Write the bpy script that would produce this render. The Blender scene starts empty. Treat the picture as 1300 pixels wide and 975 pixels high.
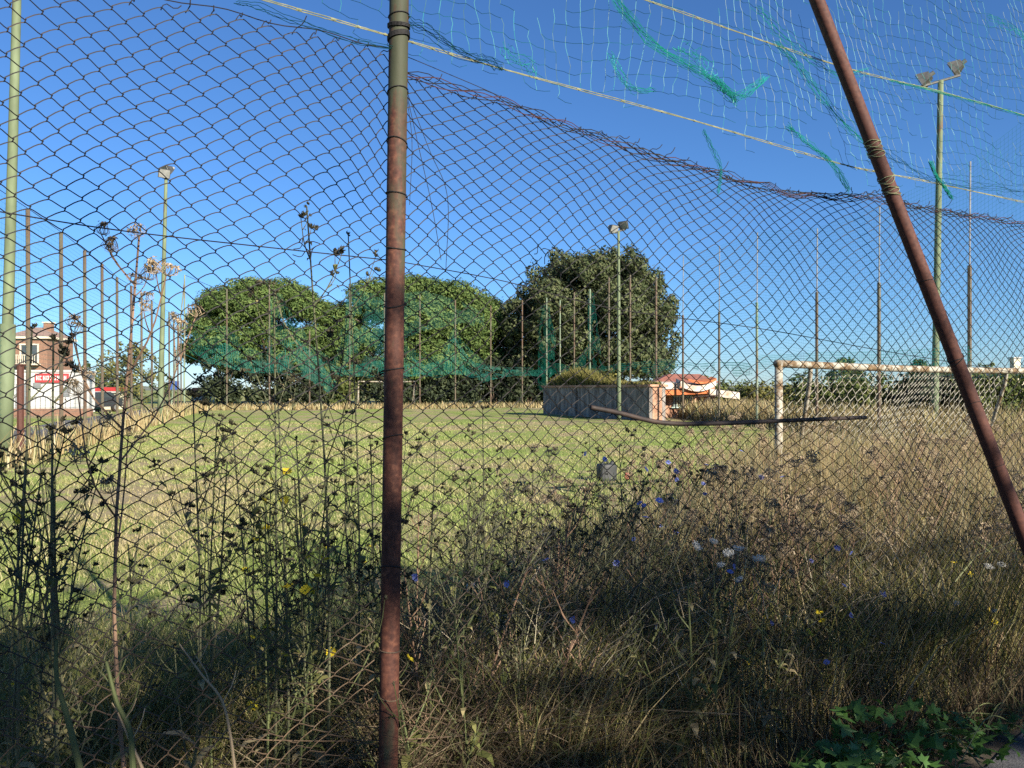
import bpy, math, random
import numpy as np
from mathutils import Vector

R = math.radians
SC = bpy.context.scene
COL = SC.collection

# ------------------------------------------------------------------ camera
CAM_H = 1.6
FPX = 946.0          # focal length in pixels of a 1300 wide picture
HOR = 495.0
cam_d = bpy.data.cameras.new('camera')
cam = bpy.data.objects.new('camera', cam_d)
COL.objects.link(cam)
cam.location = (0, 0, CAM_H)
cam.rotation_euler = (R(90), 0, 0)
cam_d.sensor_width = 36.0
cam_d.lens = FPX / 1300.0 * 36.0
cam_d.shift_y = (HOR - 487.5) / 1300.0
cam_d.clip_start = 0.05
cam_d.clip_end = 9000.0
SC.camera = cam

# ------------------------------------------------------------------ light
SUN_EL = 25.0
SUN_H = (0.62, -0.785)        # horizontal direction towards the sun
sun_dir = Vector((SUN_H[0] * math.cos(R(SUN_EL)), SUN_H[1] * math.cos(R(SUN_EL)), math.sin(R(SUN_EL)))).normalized()
world = bpy.data.worlds.new('World')
SC.world = world
world.use_nodes = True
wn = world.node_tree.nodes
wl = world.node_tree.links
wn.clear()
sky = wn.new('ShaderNodeTexSky')
sky.sky_type = 'NISHITA'
sky.sun_disc = False
sky.sun_elevation = R(SUN_EL)
sky.sun_rotation = math.atan2(SUN_H[0], SUN_H[1])
sky.altitude = 0
sky.air_density = 1.0
sky.dust_density = 0.05
sky.ozone_density = 10.0
bg = wn.new('ShaderNodeBackground')
bg.inputs['Strength'].default_value = 0.066
wo = wn.new('ShaderNodeOutputWorld')
wl.new(sky.outputs[0], bg.inputs['Color'])
wl.new(bg.outputs[0], wo.inputs['Surface'])

sd = bpy.data.lights.new('sun', 'SUN')
sd.energy = 5.0
sd.angle = R(0.53)
sd.color = (1.0, 0.90, 0.76)
so = bpy.data.objects.new('sun', sd)
COL.objects.link(so)
so.rotation_euler = sun_dir.to_track_quat('Z', 'Y').to_euler()

SC.view_settings.view_transform = 'Standard'
SC.view_settings.look = 'None'
SC.view_settings.gamma = 1.0
SC.view_settings.exposure = 1.28
SC.view_settings.use_curve_mapping = False
SC.render.engine = 'CYCLES'
SC.cycles.use_denoising = False
SC.cycles.max_bounces = 6
SC.cycles.diffuse_bounces = 4
SC.cycles.glossy_bounces = 2
SC.cycles.transparent_max_bounces = 24

rng = np.random.default_rng(7)
random.seed(7)


def at(px, py, d):
    """point seen at pixel (px,py) of the 1300x975 picture at depth d"""
    return np.array([(px - 650.0) / FPX * d, d, CAM_H - (py - HOR) / FPX * d])


# ------------------------------------------------------------------ helpers
class MB:
    def __init__(self):
        self.v, self.f3, self.f4, self.n = [], [], [], 0
        self.uv = None

    def add(self, v, f):
        v = np.asarray(v, float).reshape(-1, 3)
        f = np.asarray(f, int)
        if f.size:
            (self.f3 if f.shape[1] == 3 else self.f4).append(f + self.n)
        self.v.append(v)
        self.n += len(v)

    def box(self, c, s, rz=0.0, taper=1.0):
        x, y, z = np.array(s) / 2.0
        p = np.array([[-x, -y, -z], [x, -y, -z], [x, y, -z], [-x, y, -z],
                      [-x * taper, -y * taper, z], [x * taper, -y * taper, z], [x * taper, y * taper, z], [-x * taper, y * taper, z]])
        ca, sa = math.cos(rz), math.sin(rz)
        q = p.copy()
        q[:, 0] = p[:, 0] * ca - p[:, 1] * sa
        q[:, 1] = p[:, 0] * sa + p[:, 1] * ca
        self.add(q + np.array(c), [[0, 3, 2, 1], [4, 5, 6, 7], [0, 1, 5, 4], [1, 2, 6, 5], [2, 3, 7, 6], [3, 0, 4, 7]])
        return self

    def tubes(self, P, r, k=4, cap=False):
        """P (M,N,3) polylines, r scalar / (N,) / (M,N)"""
        P = np.asarray(P, float)
        if P.ndim == 2:
            P = P[None]
        M, N, _ = P.shape
        r = np.broadcast_to(np.asarray(r, float), (M, N))
        T = np.gradient(P, axis=1)
        T /= np.linalg.norm(T, axis=2, keepdims=True) + 1e-12
        ref = np.tile(np.array([0.13, 0.21, 0.97]), (M, 1))
        m0 = np.abs((P[:, -1] - P[:, 0])[:, 2]) > 0.8 * (np.linalg.norm(P[:, -1] - P[:, 0], axis=1) + 1e-9)
        ref[m0] = (0.98, 0.15, 0.05)
        A = np.cross(T, ref[:, None, :])
        A /= np.linalg.norm(A, axis=2, keepdims=True) + 1e-12
        B = np.cross(T, A)
        ang = np.arange(k) * 2 * math.pi / k
        V = P[:, :, None, :] + r[:, :, None, None] * (A[:, :, None, :] * np.cos(ang)[None, None, :, None] + B[:, :, None, :] * np.sin(ang)[None, None, :, None])
        i = np.arange(M)[:, None, None] * N * k
        j = np.arange(N - 1)[None, :, None] * k
        a = np.arange(k)[None, None, :]
        b = (a + 1) % k
        F = np.stack([i + j + a, i + j + k + a, i + j + k + b, i + j + b], -1).reshape(-1, 4)
        n0 = self.n
        self.add(V.reshape(-1, 3), F)
        if cap and k >= 4:
            for m in range(M):
                for e, o in ((0, 1), (N - 1, -1)):
                    c = P[m, e]
                    ring = np.arange(k) + m * N * k + e * k
                    idx = self.n - n0
                    fs = [[ring[q], ring[(q + 1) % k], idx] if o == 1 else [ring[(q + 1) % k], ring[q], idx] for q in range(k)]
                    self.v.append(c[None])
                    self.f3.append(np.array(fs) + n0)
                    self.n += 1
        return self

    def ribbons(self, P, w, side):
        """P (M,N,3); w (M,N) half width; side (M,3)"""
        M, N, _ = P.shape
        L = P - side[:, None, :] * w[..., None]
        Q = P + side[:, None, :] * w[..., None]
        V = np.stack([L, Q], 2).reshape(-1, 3)
        i = np.arange(M)[:, None] * N * 2
        j = np.arange(N - 1)[None, :] * 2
        F = np.stack([i + j, i + j + 1, i + j + 3, i + j + 2], -1).reshape(-1, 4)
        self.add(V, F)
        return self

    def leaves(self, C, Nn, size, asp=0.5, bend=0.0):
        """diamond leaves around centres C with normals Nn"""
        n = len(C)
        Nn = Nn / (np.linalg.norm(Nn, axis=1, keepdims=True) + 1e-9)
        rv = rng.normal(size=(n, 3))
        A = np.cross(Nn, rv)
        A /= np.linalg.norm(A, axis=1, keepdims=True) + 1e-9
        B = np.cross(Nn, A)
        s = np.broadcast_to(np.asarray(size, float), (n,))[:, None]
        V = np.stack([C - A * s, C + B * s * asp, C + A * s + Nn * s * bend, C - B * s * asp], 1)
        F = np.arange(n * 4).reshape(n, 4)
        self.add(V.reshape(-1, 3), F)
        return self

    def build(self, name, mat, parent=None, smooth=False, uv=None):
        V = np.concatenate(self.v) if self.v else np.zeros((0, 3))
        me = bpy.data.meshes.new(name)
        f3 = np.concatenate(self.f3) if self.f3 else np.zeros((0, 3), int)
        f4 = np.concatenate(self.f4) if self.f4 else np.zeros((0, 4), int)
        idx = np.concatenate([f3.ravel(), f4.ravel()]).astype(np.int32)
        tot = np.concatenate([np.full(len(f3), 3), np.full(len(f4), 4)]).astype(np.int32)
        start = np.concatenate([[0], np.cumsum(tot)[:-1]]).astype(np.int32)
        me.vertices.add(len(V))
        me.vertices.foreach_set('co', V.astype(np.float32).ravel())
        me.loops.add(len(idx))
        me.loops.foreach_set('vertex_index', idx)
        me.polygons.add(len(tot))
        me.polygons.foreach_set('loop_start', start)
        me.polygons.foreach_set('loop_total', tot)
        me.polygons.foreach_set('use_smooth', np.full(len(tot), bool(smooth)))
        if uv is not None:
            l = me.uv_layers.new(name='UVMap')
            l.data.foreach_set('uv', np.asarray(uv, np.float32)[idx].ravel())
        me.update()
        me.validate()
        if mat is not None:
            me.materials.append(mat)
        o = bpy.data.objects.new(name, me)
        COL.objects.link(o)
        if parent is not None:
            o.parent = parent
        return o


def tag(o, label=None, cat=None, group=None, kind=None):
    if label:
        o['label'] = label
    if cat:
        o['category'] = cat
    if group:
        o['group'] = group
    if kind:
        o['kind'] = kind
    return o


def empty(name, loc, label, cat, group=None, rz=0.0):
    o = bpy.data.objects.new(name, None)
    o.empty_display_size = 0.1
    COL.objects.link(o)
    o.location = loc
    o.rotation_euler = (0, 0, rz)
    return tag(o, label, cat, group)


def copy_tree(o, parent=None):
    c = o.copy()
    COL.objects.link(c)
    c.parent = parent
    for ch in o.children:
        copy_tree(ch, c)
    return c


def catmull(pts, n):
    """smooth curve through pts, n samples"""
    P = np.asarray(pts, float)
    P = np.vstack([2 * P[0] - P[1], P, 2 * P[-1] - P[-2]])
    t = np.linspace(0, len(P) - 3 - 1e-6, n)
    i = t.astype(int)
    u = (t - i)[:, None]
    p0, p1, p2, p3 = P[i], P[i + 1], P[i + 2], P[i + 3]
    return 0.5 * ((2 * p1) + (-p0 + p2) * u + (2 * p0 - 5 * p1 + 4 * p2 - p3) * u ** 2 + (-p0 + 3 * p1 - 3 * p2 + p3) * u ** 3)


# ------------------------------------------------------------------ materials
def new_mat(name):
    m = bpy.data.materials.new(name)
    m.use_nodes = True
    nt = m.node_tree
    nt.nodes.clear()
    out = nt.nodes.new('ShaderNodeOutputMaterial')
    b = nt.nodes.new('ShaderNodeBsdfPrincipled')
    nt.links.new(b.outputs[0], out.inputs['Surface'])
    return m, nt, b, out


def ramp(nt, fac, stops):
    r = nt.nodes.new('ShaderNodeValToRGB')
    e = r.color_ramp.elements
    e[0].position, e[0].color = stops[0][0], (*stops[0][1], 1)
    e[1].position, e[1].color = stops[-1][0], (*stops[-1][1], 1)
    for p, c in stops[1:-1]:
        q = e.new(p)
        q.color = (*c, 1)
    nt.links.new(fac, r.inputs['Fac'])
    return r.outputs['Color']


def noise(nt, scale, detail=4.0, vec=None, rough=0.55, coord='Object'):
    n = nt.nodes.new('ShaderNodeTexNoise')
    n.inputs['Scale'].default_value = scale
    n.inputs['Detail'].default_value = detail
    n.inputs['Roughness'].default_value = rough
    if vec is None:
        tc = nt.nodes.new('ShaderNodeTexCoord')
        vec = tc.outputs[coord]
    nt.links.new(vec, n.inputs['Vector'])
    return n.outputs['Fac']


def mapping(nt, scale, coord='Object'):
    tc = nt.nodes.new('ShaderNodeTexCoord')
    mp = nt.nodes.new('ShaderNodeMapping')
    mp.inputs['Scale'].default_value = scale
    nt.links.new(tc.outputs[coord], mp.inputs['Vector'])
    return mp.outputs['Vector']


def bump(nt, b, h, strength=0.4, dist=0.02):
    n = nt.nodes.new('ShaderNodeBump')
    n.inputs['Strength'].default_value = strength
    n.inputs['Distance'].default_value = dist
    nt.links.new(h, n.inputs['Height'])
    nt.links.new(n.outputs[0], b.inputs['Normal'])


def mixc(nt, fac, a, b):
    m = nt.nodes.new('ShaderNodeMix')
    m.data_type = 'RGBA'
    nt.links.new(fac, m.inputs[0])
    for s, x in ((6, a), (7, b)):
        if isinstance(x, tuple):
            m.inputs[s].default_value = (*x, 1)
        else:
            nt.links.new(x, m.inputs[s])
    return m.outputs[2]


def mat_noise(name, stops, scale=5.0, rough=0.85, bmp=0.3, vecscale=None, metal=0.0, detail=5.0, bdist=0.01):
    m, nt, b, _ = new_mat(name)
    vec = mapping(nt, vecscale) if vecscale else None
    n = noise(nt, scale, detail, vec)
    nt.links.new(ramp(nt, n, stops), b.inputs['Base Color'])
    b.inputs['Roughness'].default_value = rough
    b.inputs['Metallic'].default_value = metal
    if bmp:
        bump(nt, b, n, bmp, bdist)
    return m


def mat_island(name, stops, rough=0.8, transl=0.25, spec=0.2, nscale=0.0, nstops=None):
    """colour varies per leaf / blade"""
    m, nt, b, out = new_mat(name)
    g = nt.nodes.new('ShaderNodeNewGeometry')
    fac = g.outputs['Random Per Island']
    c = ramp(nt, fac, stops)
    if nstops:
        c2 = ramp(nt, fac, nstops)
        n = noise(nt, nscale, 3.0)
        nm = nt.nodes.new('ShaderNodeMapRange')
        nm.inputs['From Min'].default_value = 0.42
        nm.inputs['From Max'].default_value = 0.58
        nt.links.new(n, nm.inputs['Value'])
        c = mixc(nt, nm.outputs[0], c, c2)
    nt.links.new(c, b.inputs['Base Color'])
    b.inputs['Roughness'].default_value = rough
    b.inputs['Specular IOR Level'].default_value = spec
    if transl > 0:
        t = nt.nodes.new('ShaderNodeBsdfTranslucent')
        nt.links.new(c, t.inputs['Color'])
        mx = nt.nodes.new('ShaderNodeMixShader')
        mx.inputs[0].default_value = transl
        nt.links.new(b.outputs[0], mx.inputs[1])
        nt.links.new(t.outputs[0], mx.inputs[2])
        nt.links.new(mx.outputs[0], out.inputs['Surface'])
    return m


def mat_net(name, col, cell, frac, transl=0.4, torn=0.0):
    """knotted net: threads every `cell` metres, the rest open"""
    m, nt, b, out = new_mat(name)
    b.inputs['Base Color'].default_value = (*col, 1)
    b.inputs['Roughness'].default_value = 0.6
    tc = nt.nodes.new('ShaderNodeTexCoord')
    sp = nt.nodes.new('ShaderNodeSeparateXYZ')
    nt.links.new(tc.outputs['UV'], sp.inputs[0])
    outs = []
    for ax in ('X', 'Y'):
        d = nt.nodes.new('ShaderNodeMath'); d.operation = 'DIVIDE'
        nt.links.new(sp.outputs[ax], d.inputs[0]); d.inputs[1].default_value = cell
        f = nt.nodes.new('ShaderNodeMath'); f.operation = 'FRACT'
        nt.links.new(d.outputs[0], f.inputs[0])
        l = nt.nodes.new('ShaderNodeMath'); l.operation = 'LESS_THAN'
        nt.links.new(f.outputs[0], l.inputs[0]); l.inputs[1].default_value = frac
        outs.append(l.outputs[0])
    mxm = nt.nodes.new('ShaderNodeMath'); mxm.operation = 'MAXIMUM'
    nt.links.new(outs[0], mxm.inputs[0]); nt.links.new(outs[1], mxm.inputs[1])
    cover = mxm.outputs[0]
    if torn:
        nz = nt.nodes.new('ShaderNodeTexNoise'); nz.inputs['Scale'].default_value = 0.55; nz.inputs['Detail'].default_value = 5; nz.inputs['Roughness'].default_value = .65
        nt.links.new(tc.outputs['UV'], nz.inputs['Vector'])
        gt = nt.nodes.new('ShaderNodeMath'); gt.operation = 'GREATER_THAN'; gt.inputs[1].default_value = torn
        nt.links.new(nz.outputs['Fac'], gt.inputs[0])
        mu = nt.nodes.new('ShaderNodeMath'); mu.operation = 'MULTIPLY'
        nt.links.new(gt.outputs[0], mu.inputs[0]); nt.links.new(cover, mu.inputs[1])
        cover = mu.outputs[0]
    t = nt.nodes.new('ShaderNodeBsdfTranslucent'); t.inputs['Color'].default_value = (*col, 1)
    m1 = nt.nodes.new('ShaderNodeMixShader'); m1.inputs[0].default_value = transl
    nt.links.new(b.outputs[0], m1.inputs[1]); nt.links.new(t.outputs[0], m1.inputs[2])
    tr = nt.nodes.new('ShaderNodeBsdfTransparent')
    m2 = nt.nodes.new('ShaderNodeMixShader')
    nt.links.new(cover, m2.inputs[0])
    nt.links.new(tr.outputs[0], m2.inputs[1]); nt.links.new(m1.outputs[0], m2.inputs[2])
    nt.links.new(m2.outputs[0], out.inputs['Surface'])
    return m


def mat_rust(name, paint, lo=0.45, hi=0.6, scale=3.0, stretch=(1, 1, .35), rust=None, zbias=None):
    m, nt, b, _ = new_mat(name)
    v = mapping(nt, stretch)
    n1 = noise(nt, scale * 3, 6, v, 0.65)
    n2 = noise(nt, 60, 4)
    n3 = noise(nt, scale * 5, 5, v)
    rc = ramp(nt, n2, rust or [(0.3, (0.06, 0.018, 0.012)), (0.55, (0.14, 0.042, 0.022)), (0.75, (0.24, 0.085, 0.04))])
    pc = ramp(nt, n3, [(0.3, tuple(c * 0.6 for c in paint)), (0.7, paint)])
    mr = nt.nodes.new('ShaderNodeMapRange')
    mr.inputs['From Min'].default_value = lo
    mr.inputs['From Max'].default_value = hi
    if zbias:
        tc = nt.nodes.new('ShaderNodeTexCoord'); sp = nt.nodes.new('ShaderNodeSeparateXYZ')
        nt.links.new(tc.outputs['Object'], sp.inputs[0])
        ma = nt.nodes.new('ShaderNodeMath'); ma.operation = 'MULTIPLY_ADD'
        nt.links.new(sp.outputs['Z'], ma.inputs[0]); ma.inputs[1].default_value = zbias[0]; ma.inputs[2].default_value = zbias[1]
        ad = nt.nodes.new('ShaderNodeMath'); ad.operation = 'ADD'
        nt.links.new(n1, ad.inputs[0]); nt.links.new(ma.outputs[0], ad.inputs[1])
        n1 = ad.outputs[0]
    nt.links.new(n1, mr.inputs['Value'])
    nt.links.new(mixc(nt, mr.outputs[0], pc, rc), b.inputs['Base Color'])
    b.inputs['Roughness'].default_value = 0.72
    b.inputs['Specular IOR Level'].default_value = 0.3
    bump(nt, b, n2, 0.35, 0.002)
    return m


M = {}
M['post'] = mat_rust('painted_rusty_steel', (0.055, 0.062, 0.036), 0.44, 0.56, 3.4, (1, 1, .25), rust=[(0.3, (0.035, 0.013, 0.010)), (0.55, (0.078, 0.030, 0.020)), (0.75, (0.15, 0.062, 0.036))], zbias=(-0.06, 0.175))
M['brace'] = mat_rust('brown_rusty_steel', (0.085, 0.034, 0.026), 0.3, 0.6, 2.0, rust=[(0.3, (0.045, 0.017, 0.014)), (0.7, (0.11, 0.044, 0.03))])
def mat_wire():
    m, nt, b, _ = new_mat('weathered_wire_painted_dapple')
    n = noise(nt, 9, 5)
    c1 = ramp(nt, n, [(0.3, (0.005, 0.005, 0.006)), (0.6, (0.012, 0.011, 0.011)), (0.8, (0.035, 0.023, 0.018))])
    c2 = ramp(nt, n, [(0.3, (0.06, 0.04, 0.025)), (0.6, (0.16, 0.105, 0.06)), (0.8, (0.27, 0.2, 0.13))])  # tan sun dapple painted into the wire colour at lower left
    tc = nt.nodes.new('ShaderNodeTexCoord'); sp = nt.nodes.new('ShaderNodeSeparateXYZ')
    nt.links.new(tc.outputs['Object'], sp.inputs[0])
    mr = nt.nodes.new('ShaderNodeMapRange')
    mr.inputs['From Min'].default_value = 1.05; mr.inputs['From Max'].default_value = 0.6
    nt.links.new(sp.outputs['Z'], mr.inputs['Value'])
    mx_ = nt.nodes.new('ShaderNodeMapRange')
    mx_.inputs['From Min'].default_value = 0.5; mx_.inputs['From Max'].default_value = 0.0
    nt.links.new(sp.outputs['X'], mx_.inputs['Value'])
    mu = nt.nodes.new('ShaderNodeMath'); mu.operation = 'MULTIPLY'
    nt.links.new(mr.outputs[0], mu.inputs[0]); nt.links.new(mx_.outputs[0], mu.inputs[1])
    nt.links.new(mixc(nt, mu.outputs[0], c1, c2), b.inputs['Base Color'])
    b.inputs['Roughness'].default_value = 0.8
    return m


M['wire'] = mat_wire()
M['rope'] = mat_noise('weathered_rope', [(0.3, (0.11, 0.125, 0.065)), (0.7, (0.25, 0.25, 0.14))], 40, 0.9, 0.4)
M['mast'] = mat_rust('green_mast_paint', (0.15, 0.19, 0.105), 0.6, 0.75, 0.8)
M['pole_rust'] = mat_rust('rusty_net_pole', (0.13, 0.125, 0.085), 0.38, 0.62, 0.6, rust=[(0.3, (0.05, 0.03, 0.02)), (0.7, (0.14, 0.085, 0.055))])
M['pole_green'] = mat_rust('green_net_pole', (0.2, 0.26, 0.18), 0.52, 0.7, 0.6)
M['goal'] = mat_rust('peeling_white_paint', (0.40, 0.38, 0.31), 0.45, 0.57, 3.2, stretch=(1, 1, 1), rust=[(0.3, (0.07, 0.045, 0.025)), (0.7, (0.19, 0.125, 0.06))])
M['iron'] = mat_noise('dark_iron', [(0.35, (0.012, 0.009, 0.008)), (0.7, (0.045, 0.028, 0.02))], 14, 0.7, 0.3)
M['whitenet'] = mat_noise('white_net_cord', [(0.3, (0.22, 0.21, 0.17)), (0.7, (0.38, 0.36, 0.3))], 20, 0.9, 0)


def mat_cord(name, c0, c1):
    m, nt, b, out = new_mat(name)
    g = noise(nt, 6.0, 3)
    c = ramp(nt, g, [(0.3, c0), (0.7, c1)])
    nt.links.new(c, b.inputs['Base Color'])
    b.inputs['Roughness'].default_value = 0.5
    t = nt.nodes.new('ShaderNodeBsdfTranslucent')
    nt.links.new(c, t.inputs['Color'])
    mx = nt.nodes.new('ShaderNodeMixShader')
    mx.inputs[0].default_value = 0.3
    nt.links.new(b.outputs[0], mx.inputs[1]); nt.links.new(t.outputs[0], mx.inputs[2])
    nt.links.new(mx.outputs[0], out.inputs['Surface'])
    return m


M['teal'] = mat_cord('teal_net_cord', (0.01, 0.33, 0.25), (0.04, 0.55, 0.43))
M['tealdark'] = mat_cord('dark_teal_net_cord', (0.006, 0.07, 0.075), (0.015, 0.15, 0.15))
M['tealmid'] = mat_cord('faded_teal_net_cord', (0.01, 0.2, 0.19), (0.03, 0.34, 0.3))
M['net_far'] = mat_net('teal_netting_far', (0.012, 0.19, 0.14), 0.13, 0.17, torn=0.45)
M['net_veil'] = mat_net('thin_teal_netting', (0.015, 0.2, 0.15), 0.13, 0.06, torn=0.45)
M['net_faint'] = mat_net('grey_green_netting', (0.05, 0.22, 0.2), 0.12, 0.045)

# ------------------------------------------------------------------ ground
PX_DIR = np.array([-0.31, 0.95])         # long axis of the pitch


def mat_ground():
    m, nt, b, _ = new_mat('pitch_ground')
    big = noise(nt, 0.22, 5)
    mid = noise(nt, 1.3, 5)
    fine = noise(nt, 22, 4)
    g = ramp(nt, fine, [(0.3, (0.14, 0.18, 0.045)), (0.6, (0.23, 0.285, 0.075)), (0.8, (0.32, 0.36, 0.13))])
    d = ramp(nt, fine, [(0.3, (0.2, 0.16, 0.085)), (0.6, (0.32, 0.265, 0.155)), (0.8, (0.42, 0.35, 0.22))])
    add = nt.nodes.new('ShaderNodeMath'); add.operation = 'MULTIPLY_ADD'
    nt.links.new(mid, add.inputs[0]); add.inputs[1].default_value = 0.75; nt.links.new(big, add.inputs[2])
    mr = nt.nodes.new('ShaderNodeMapRange')
    mr.inputs['From Min'].default_value = 0.84
    mr.inputs['From Max'].default_value = 0.96
    nt.links.new(add.outputs[0], mr.inputs['Value'])
    nt.links.new(mixc(nt, mr.outputs[0], g, d), b.inputs['Base Color'])
    b.inputs['Roughness'].default_value = 0.95
    b.inputs['Specular IOR Level'].default_value = 0.1
    bump(nt, b, fine, 0.6, 0.05)
    return m


def gz(x, y):
    """ground relief, metres"""
    x = np.asarray(x, float); y = np.asarray(y, float)
    f = np.clip((y - 4) / 10, 0, 1)
    return f * (0.04 * np.sin(x * 0.55 + y * 0.23) + 0.03 * np.sin(y * 0.71 - x * 0.31)) * np.clip((90 - y) / 40, 0, 1)


def build_ground():
    xs = np.concatenate([[-4000, -1500, -500, -200, -90], np.linspace(-50, 50, 101), [90, 200, 500, 1500, 4000]])
    ys = np.concatenate([[-4000, -1000, -200, -50], np.linspace(-15, 90, 106), [130, 200, 400, 1000, 2500, 4500]])
    X, Y = np.meshgrid(xs, ys, indexing='ij')
    Z = gz(X, Y)
    V = np.stack([X, Y, Z], -1).reshape(-1, 3)
    ny = len(ys)
    i, j = np.meshgrid(np.arange(len(xs) - 1), np.arange(ny - 1), indexing='ij')
    F = np.stack([i * ny + j, (i + 1) * ny + j, (i + 1) * ny + j + 1, i * ny + j + 1], -1).reshape(-1, 4)
    mb = MB(); mb.add(V, F)
    tag(mb.build('ground', mat_ground(), smooth=True), kind='structure')


build_ground()

# fence line frame
P0 = np.array([-0.37, 2.28])
FD = np.array([0.8836, 0.4683])
FN = np.array([0.4683, -0.8836])        # towards the camera


def fpt(s, h, b=0.0):
    """point on the fence plane: s metres right of the near post, h above eye height, b towards camera"""
    s = np.asarray(s, float); h = np.asarray(h, float); b = np.asarray(b, float)
    x = P0[0] + FD[0] * s + FN[0] * b
    y = P0[1] + FD[1] * s + FN[1] * b
    return np.stack(np.broadcast_arrays(x, y, CAM_H + h), -1)


def fpx(px, py, b=0.0):
    """point of the fence plane seen at a pixel"""
    t = (px - 650.0) / FPX
    # plane: (p - P0 - FN*b) . FN = 0
    c = (P0 + FN * b) @ FN
    d = c / (t * FN[0] + FN[1])
    return at(px, py, d)


def s_of(p):
    return (np.asarray(p)[..., :2] - P0) @ FD


def build_pavement():
    m, nt, b, _ = new_mat('asphalt')
    n = noise(nt, 140, 3); n2 = noise(nt, 2.0, 4)
    c = mixc(nt, n2, ramp(nt, n, [(0.3, (0.035, 0.036, 0.04)), (0.7, (0.12, 0.12, 0.125))]), ramp(nt, n, [(0.3, (0.06, 0.06, 0.06)), (0.7, (0.17, 0.165, 0.16))]))
    nt.links.new(c, b.inputs['Base Color']); b.inputs['Roughness'].default_value = 0.9
    bump(nt, b, n, 0.6, 0.006)
    ss = np.linspace(-14, 16, 121)
    off = np.interp(ss, [1.2, 2.6], [0.42, 0.27]) + 0.03 * np.sin(ss * 3.1) + 0.04 * np.sin(ss * 7.7 + 1)
    A = fpt(ss, -CAM_H + 0.012, off)
    B = fpt(ss, -CAM_H + 0.012, off + 3.6)
    mb = MB()
    V = np.stack([A, B], 1).reshape(-1, 3)
    i = np.arange(len(ss) - 1) * 2
    mb.add(V, np.stack([i, i + 1, i + 3, i + 2], -1))
    tag(mb.build('pavement', m), kind='structure')


build_pavement()

def strip(name, A, B, mat):
    mb = MB()
    V = np.stack([A, B], 1).reshape(-1, 3)
    i = np.arange(len(A) - 1) * 2
    mb.add(V, np.stack([i, i + 1, i + 3, i + 2], -1))
    tag(mb.build(name, mat), kind='structure')


ss = np.linspace(-14, 16, 241)
strip('soil_verge', fpt(ss, -CAM_H + 0.005, np.interp(ss, [1.2, 2.6], [0.6, 0.45])), fpt(ss, -CAM_H + 0.005, -1.3 - 0.25 * np.sin(ss * 2.3) - 0.15 * np.sin(ss * 5.9) - np.clip(ss - .5, 0, 3) * .35),
      mat_noise('dark_soil', [(0.3, (0.035, 0.028, 0.018)), (0.55, (0.075, 0.06, 0.04)), (0.75, (0.13, 0.105, 0.07))], 14, 0.95, 0.6, detail=7, bdist=0.02))
yy = np.linspace(8, 70, 60)
xl = -11.7 - 0.325 * (yy - 18.1)
strip('path', np.stack([xl - 0.9 + .15 * np.sin(yy), yy, 0 * yy + .03 + gz(xl - .9, yy)], -1), np.stack([xl - 4.4, yy, 0 * yy + .03 + gz(xl - 4.4, yy)], -1), bpy.data.materials['asphalt'])

# far hills on the skyline
def build_hills():
    xs = np.linspace(-3800, 3800, 160)
    hh = 18 + 14 * np.sin(xs * 0.0021 + 1) + 9 * np.sin(xs * 0.0063) + 4 * np.sin(xs * 0.021)
    hh = np.clip(hh, 6, 60)
    rows = []
    for q, (yy, k) in enumerate(((2600, 0), (2900, 0.7), (3300, 1.0), (3900, 0.3))):
        rows.append(np.stack([xs, np.full_like(xs, yy), hh * k - (1 if k == 0 else 0)], -1))
    V = np.stack(rows, 1).reshape(-1, 3)
    i, j = np.meshgrid(np.arange(len(xs) - 1), np.arange(3), indexing='ij')
    F = np.stack([i * 4 + j, (i + 1) * 4 + j, (i + 1) * 4 + j + 1, i * 4 + j + 1], -1).reshape(-1, 4)
    mb = MB(); mb.add(V, F)
    tag(mb.build('hills', mat_noise('hill_scrub', [(0.35, (0.07, 0.09, 0.06)), (0.65, (0.2, 0.2, 0.15))], 0.02, 0.95, 0), smooth=True), kind='structure')


build_hills()

# ------------------------------------------------------------------ trees
def rand_dirs(n):
    d = rng.normal(size=(n, 3))
    return d / np.linalg.norm(d, axis=1, keepdims=True)


def crown_mesh(clumps, per, leaf, asp=0.45, up=0.0, shell=0.55):
    """clumps: (centre, radius xyz). leaves turned mostly outwards so that clumps shade as volumes"""
    mb = MB()
    for c, r in clumps:
        r = np.asarray(r, float)
        n = int(per * (r[0] * r[1] * r[2]) ** (2 / 3.0))
        d = rand_dirs(n)
        rad = shell + (1 - shell) * rng.random(n) ** 0.6
        bumpy = 1 + 0.16 * np.sin(d[:, 0] * 9 + c[0]) * np.sin(d[:, 1] * 8 + c[1]) + 0.1 * np.sin(d[:, 2] * 13 + c[2])
        C = np.asarray(c) + d * r * (rad * bumpy)[:, None]
        N = d / r * r.mean() + rng.normal(size=(n, 3)) * 0.42 + np.array([0, 0, up])
        mb.leaves(C, N, leaf * (0.6 + 0.8 * rng.random(n)), asp, bend=0.2)
    return mb


def limb(pts, r0, r1, n=10):
    P = catmull(pts, n)
    return P, np.linspace(r0, r1, n)


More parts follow.
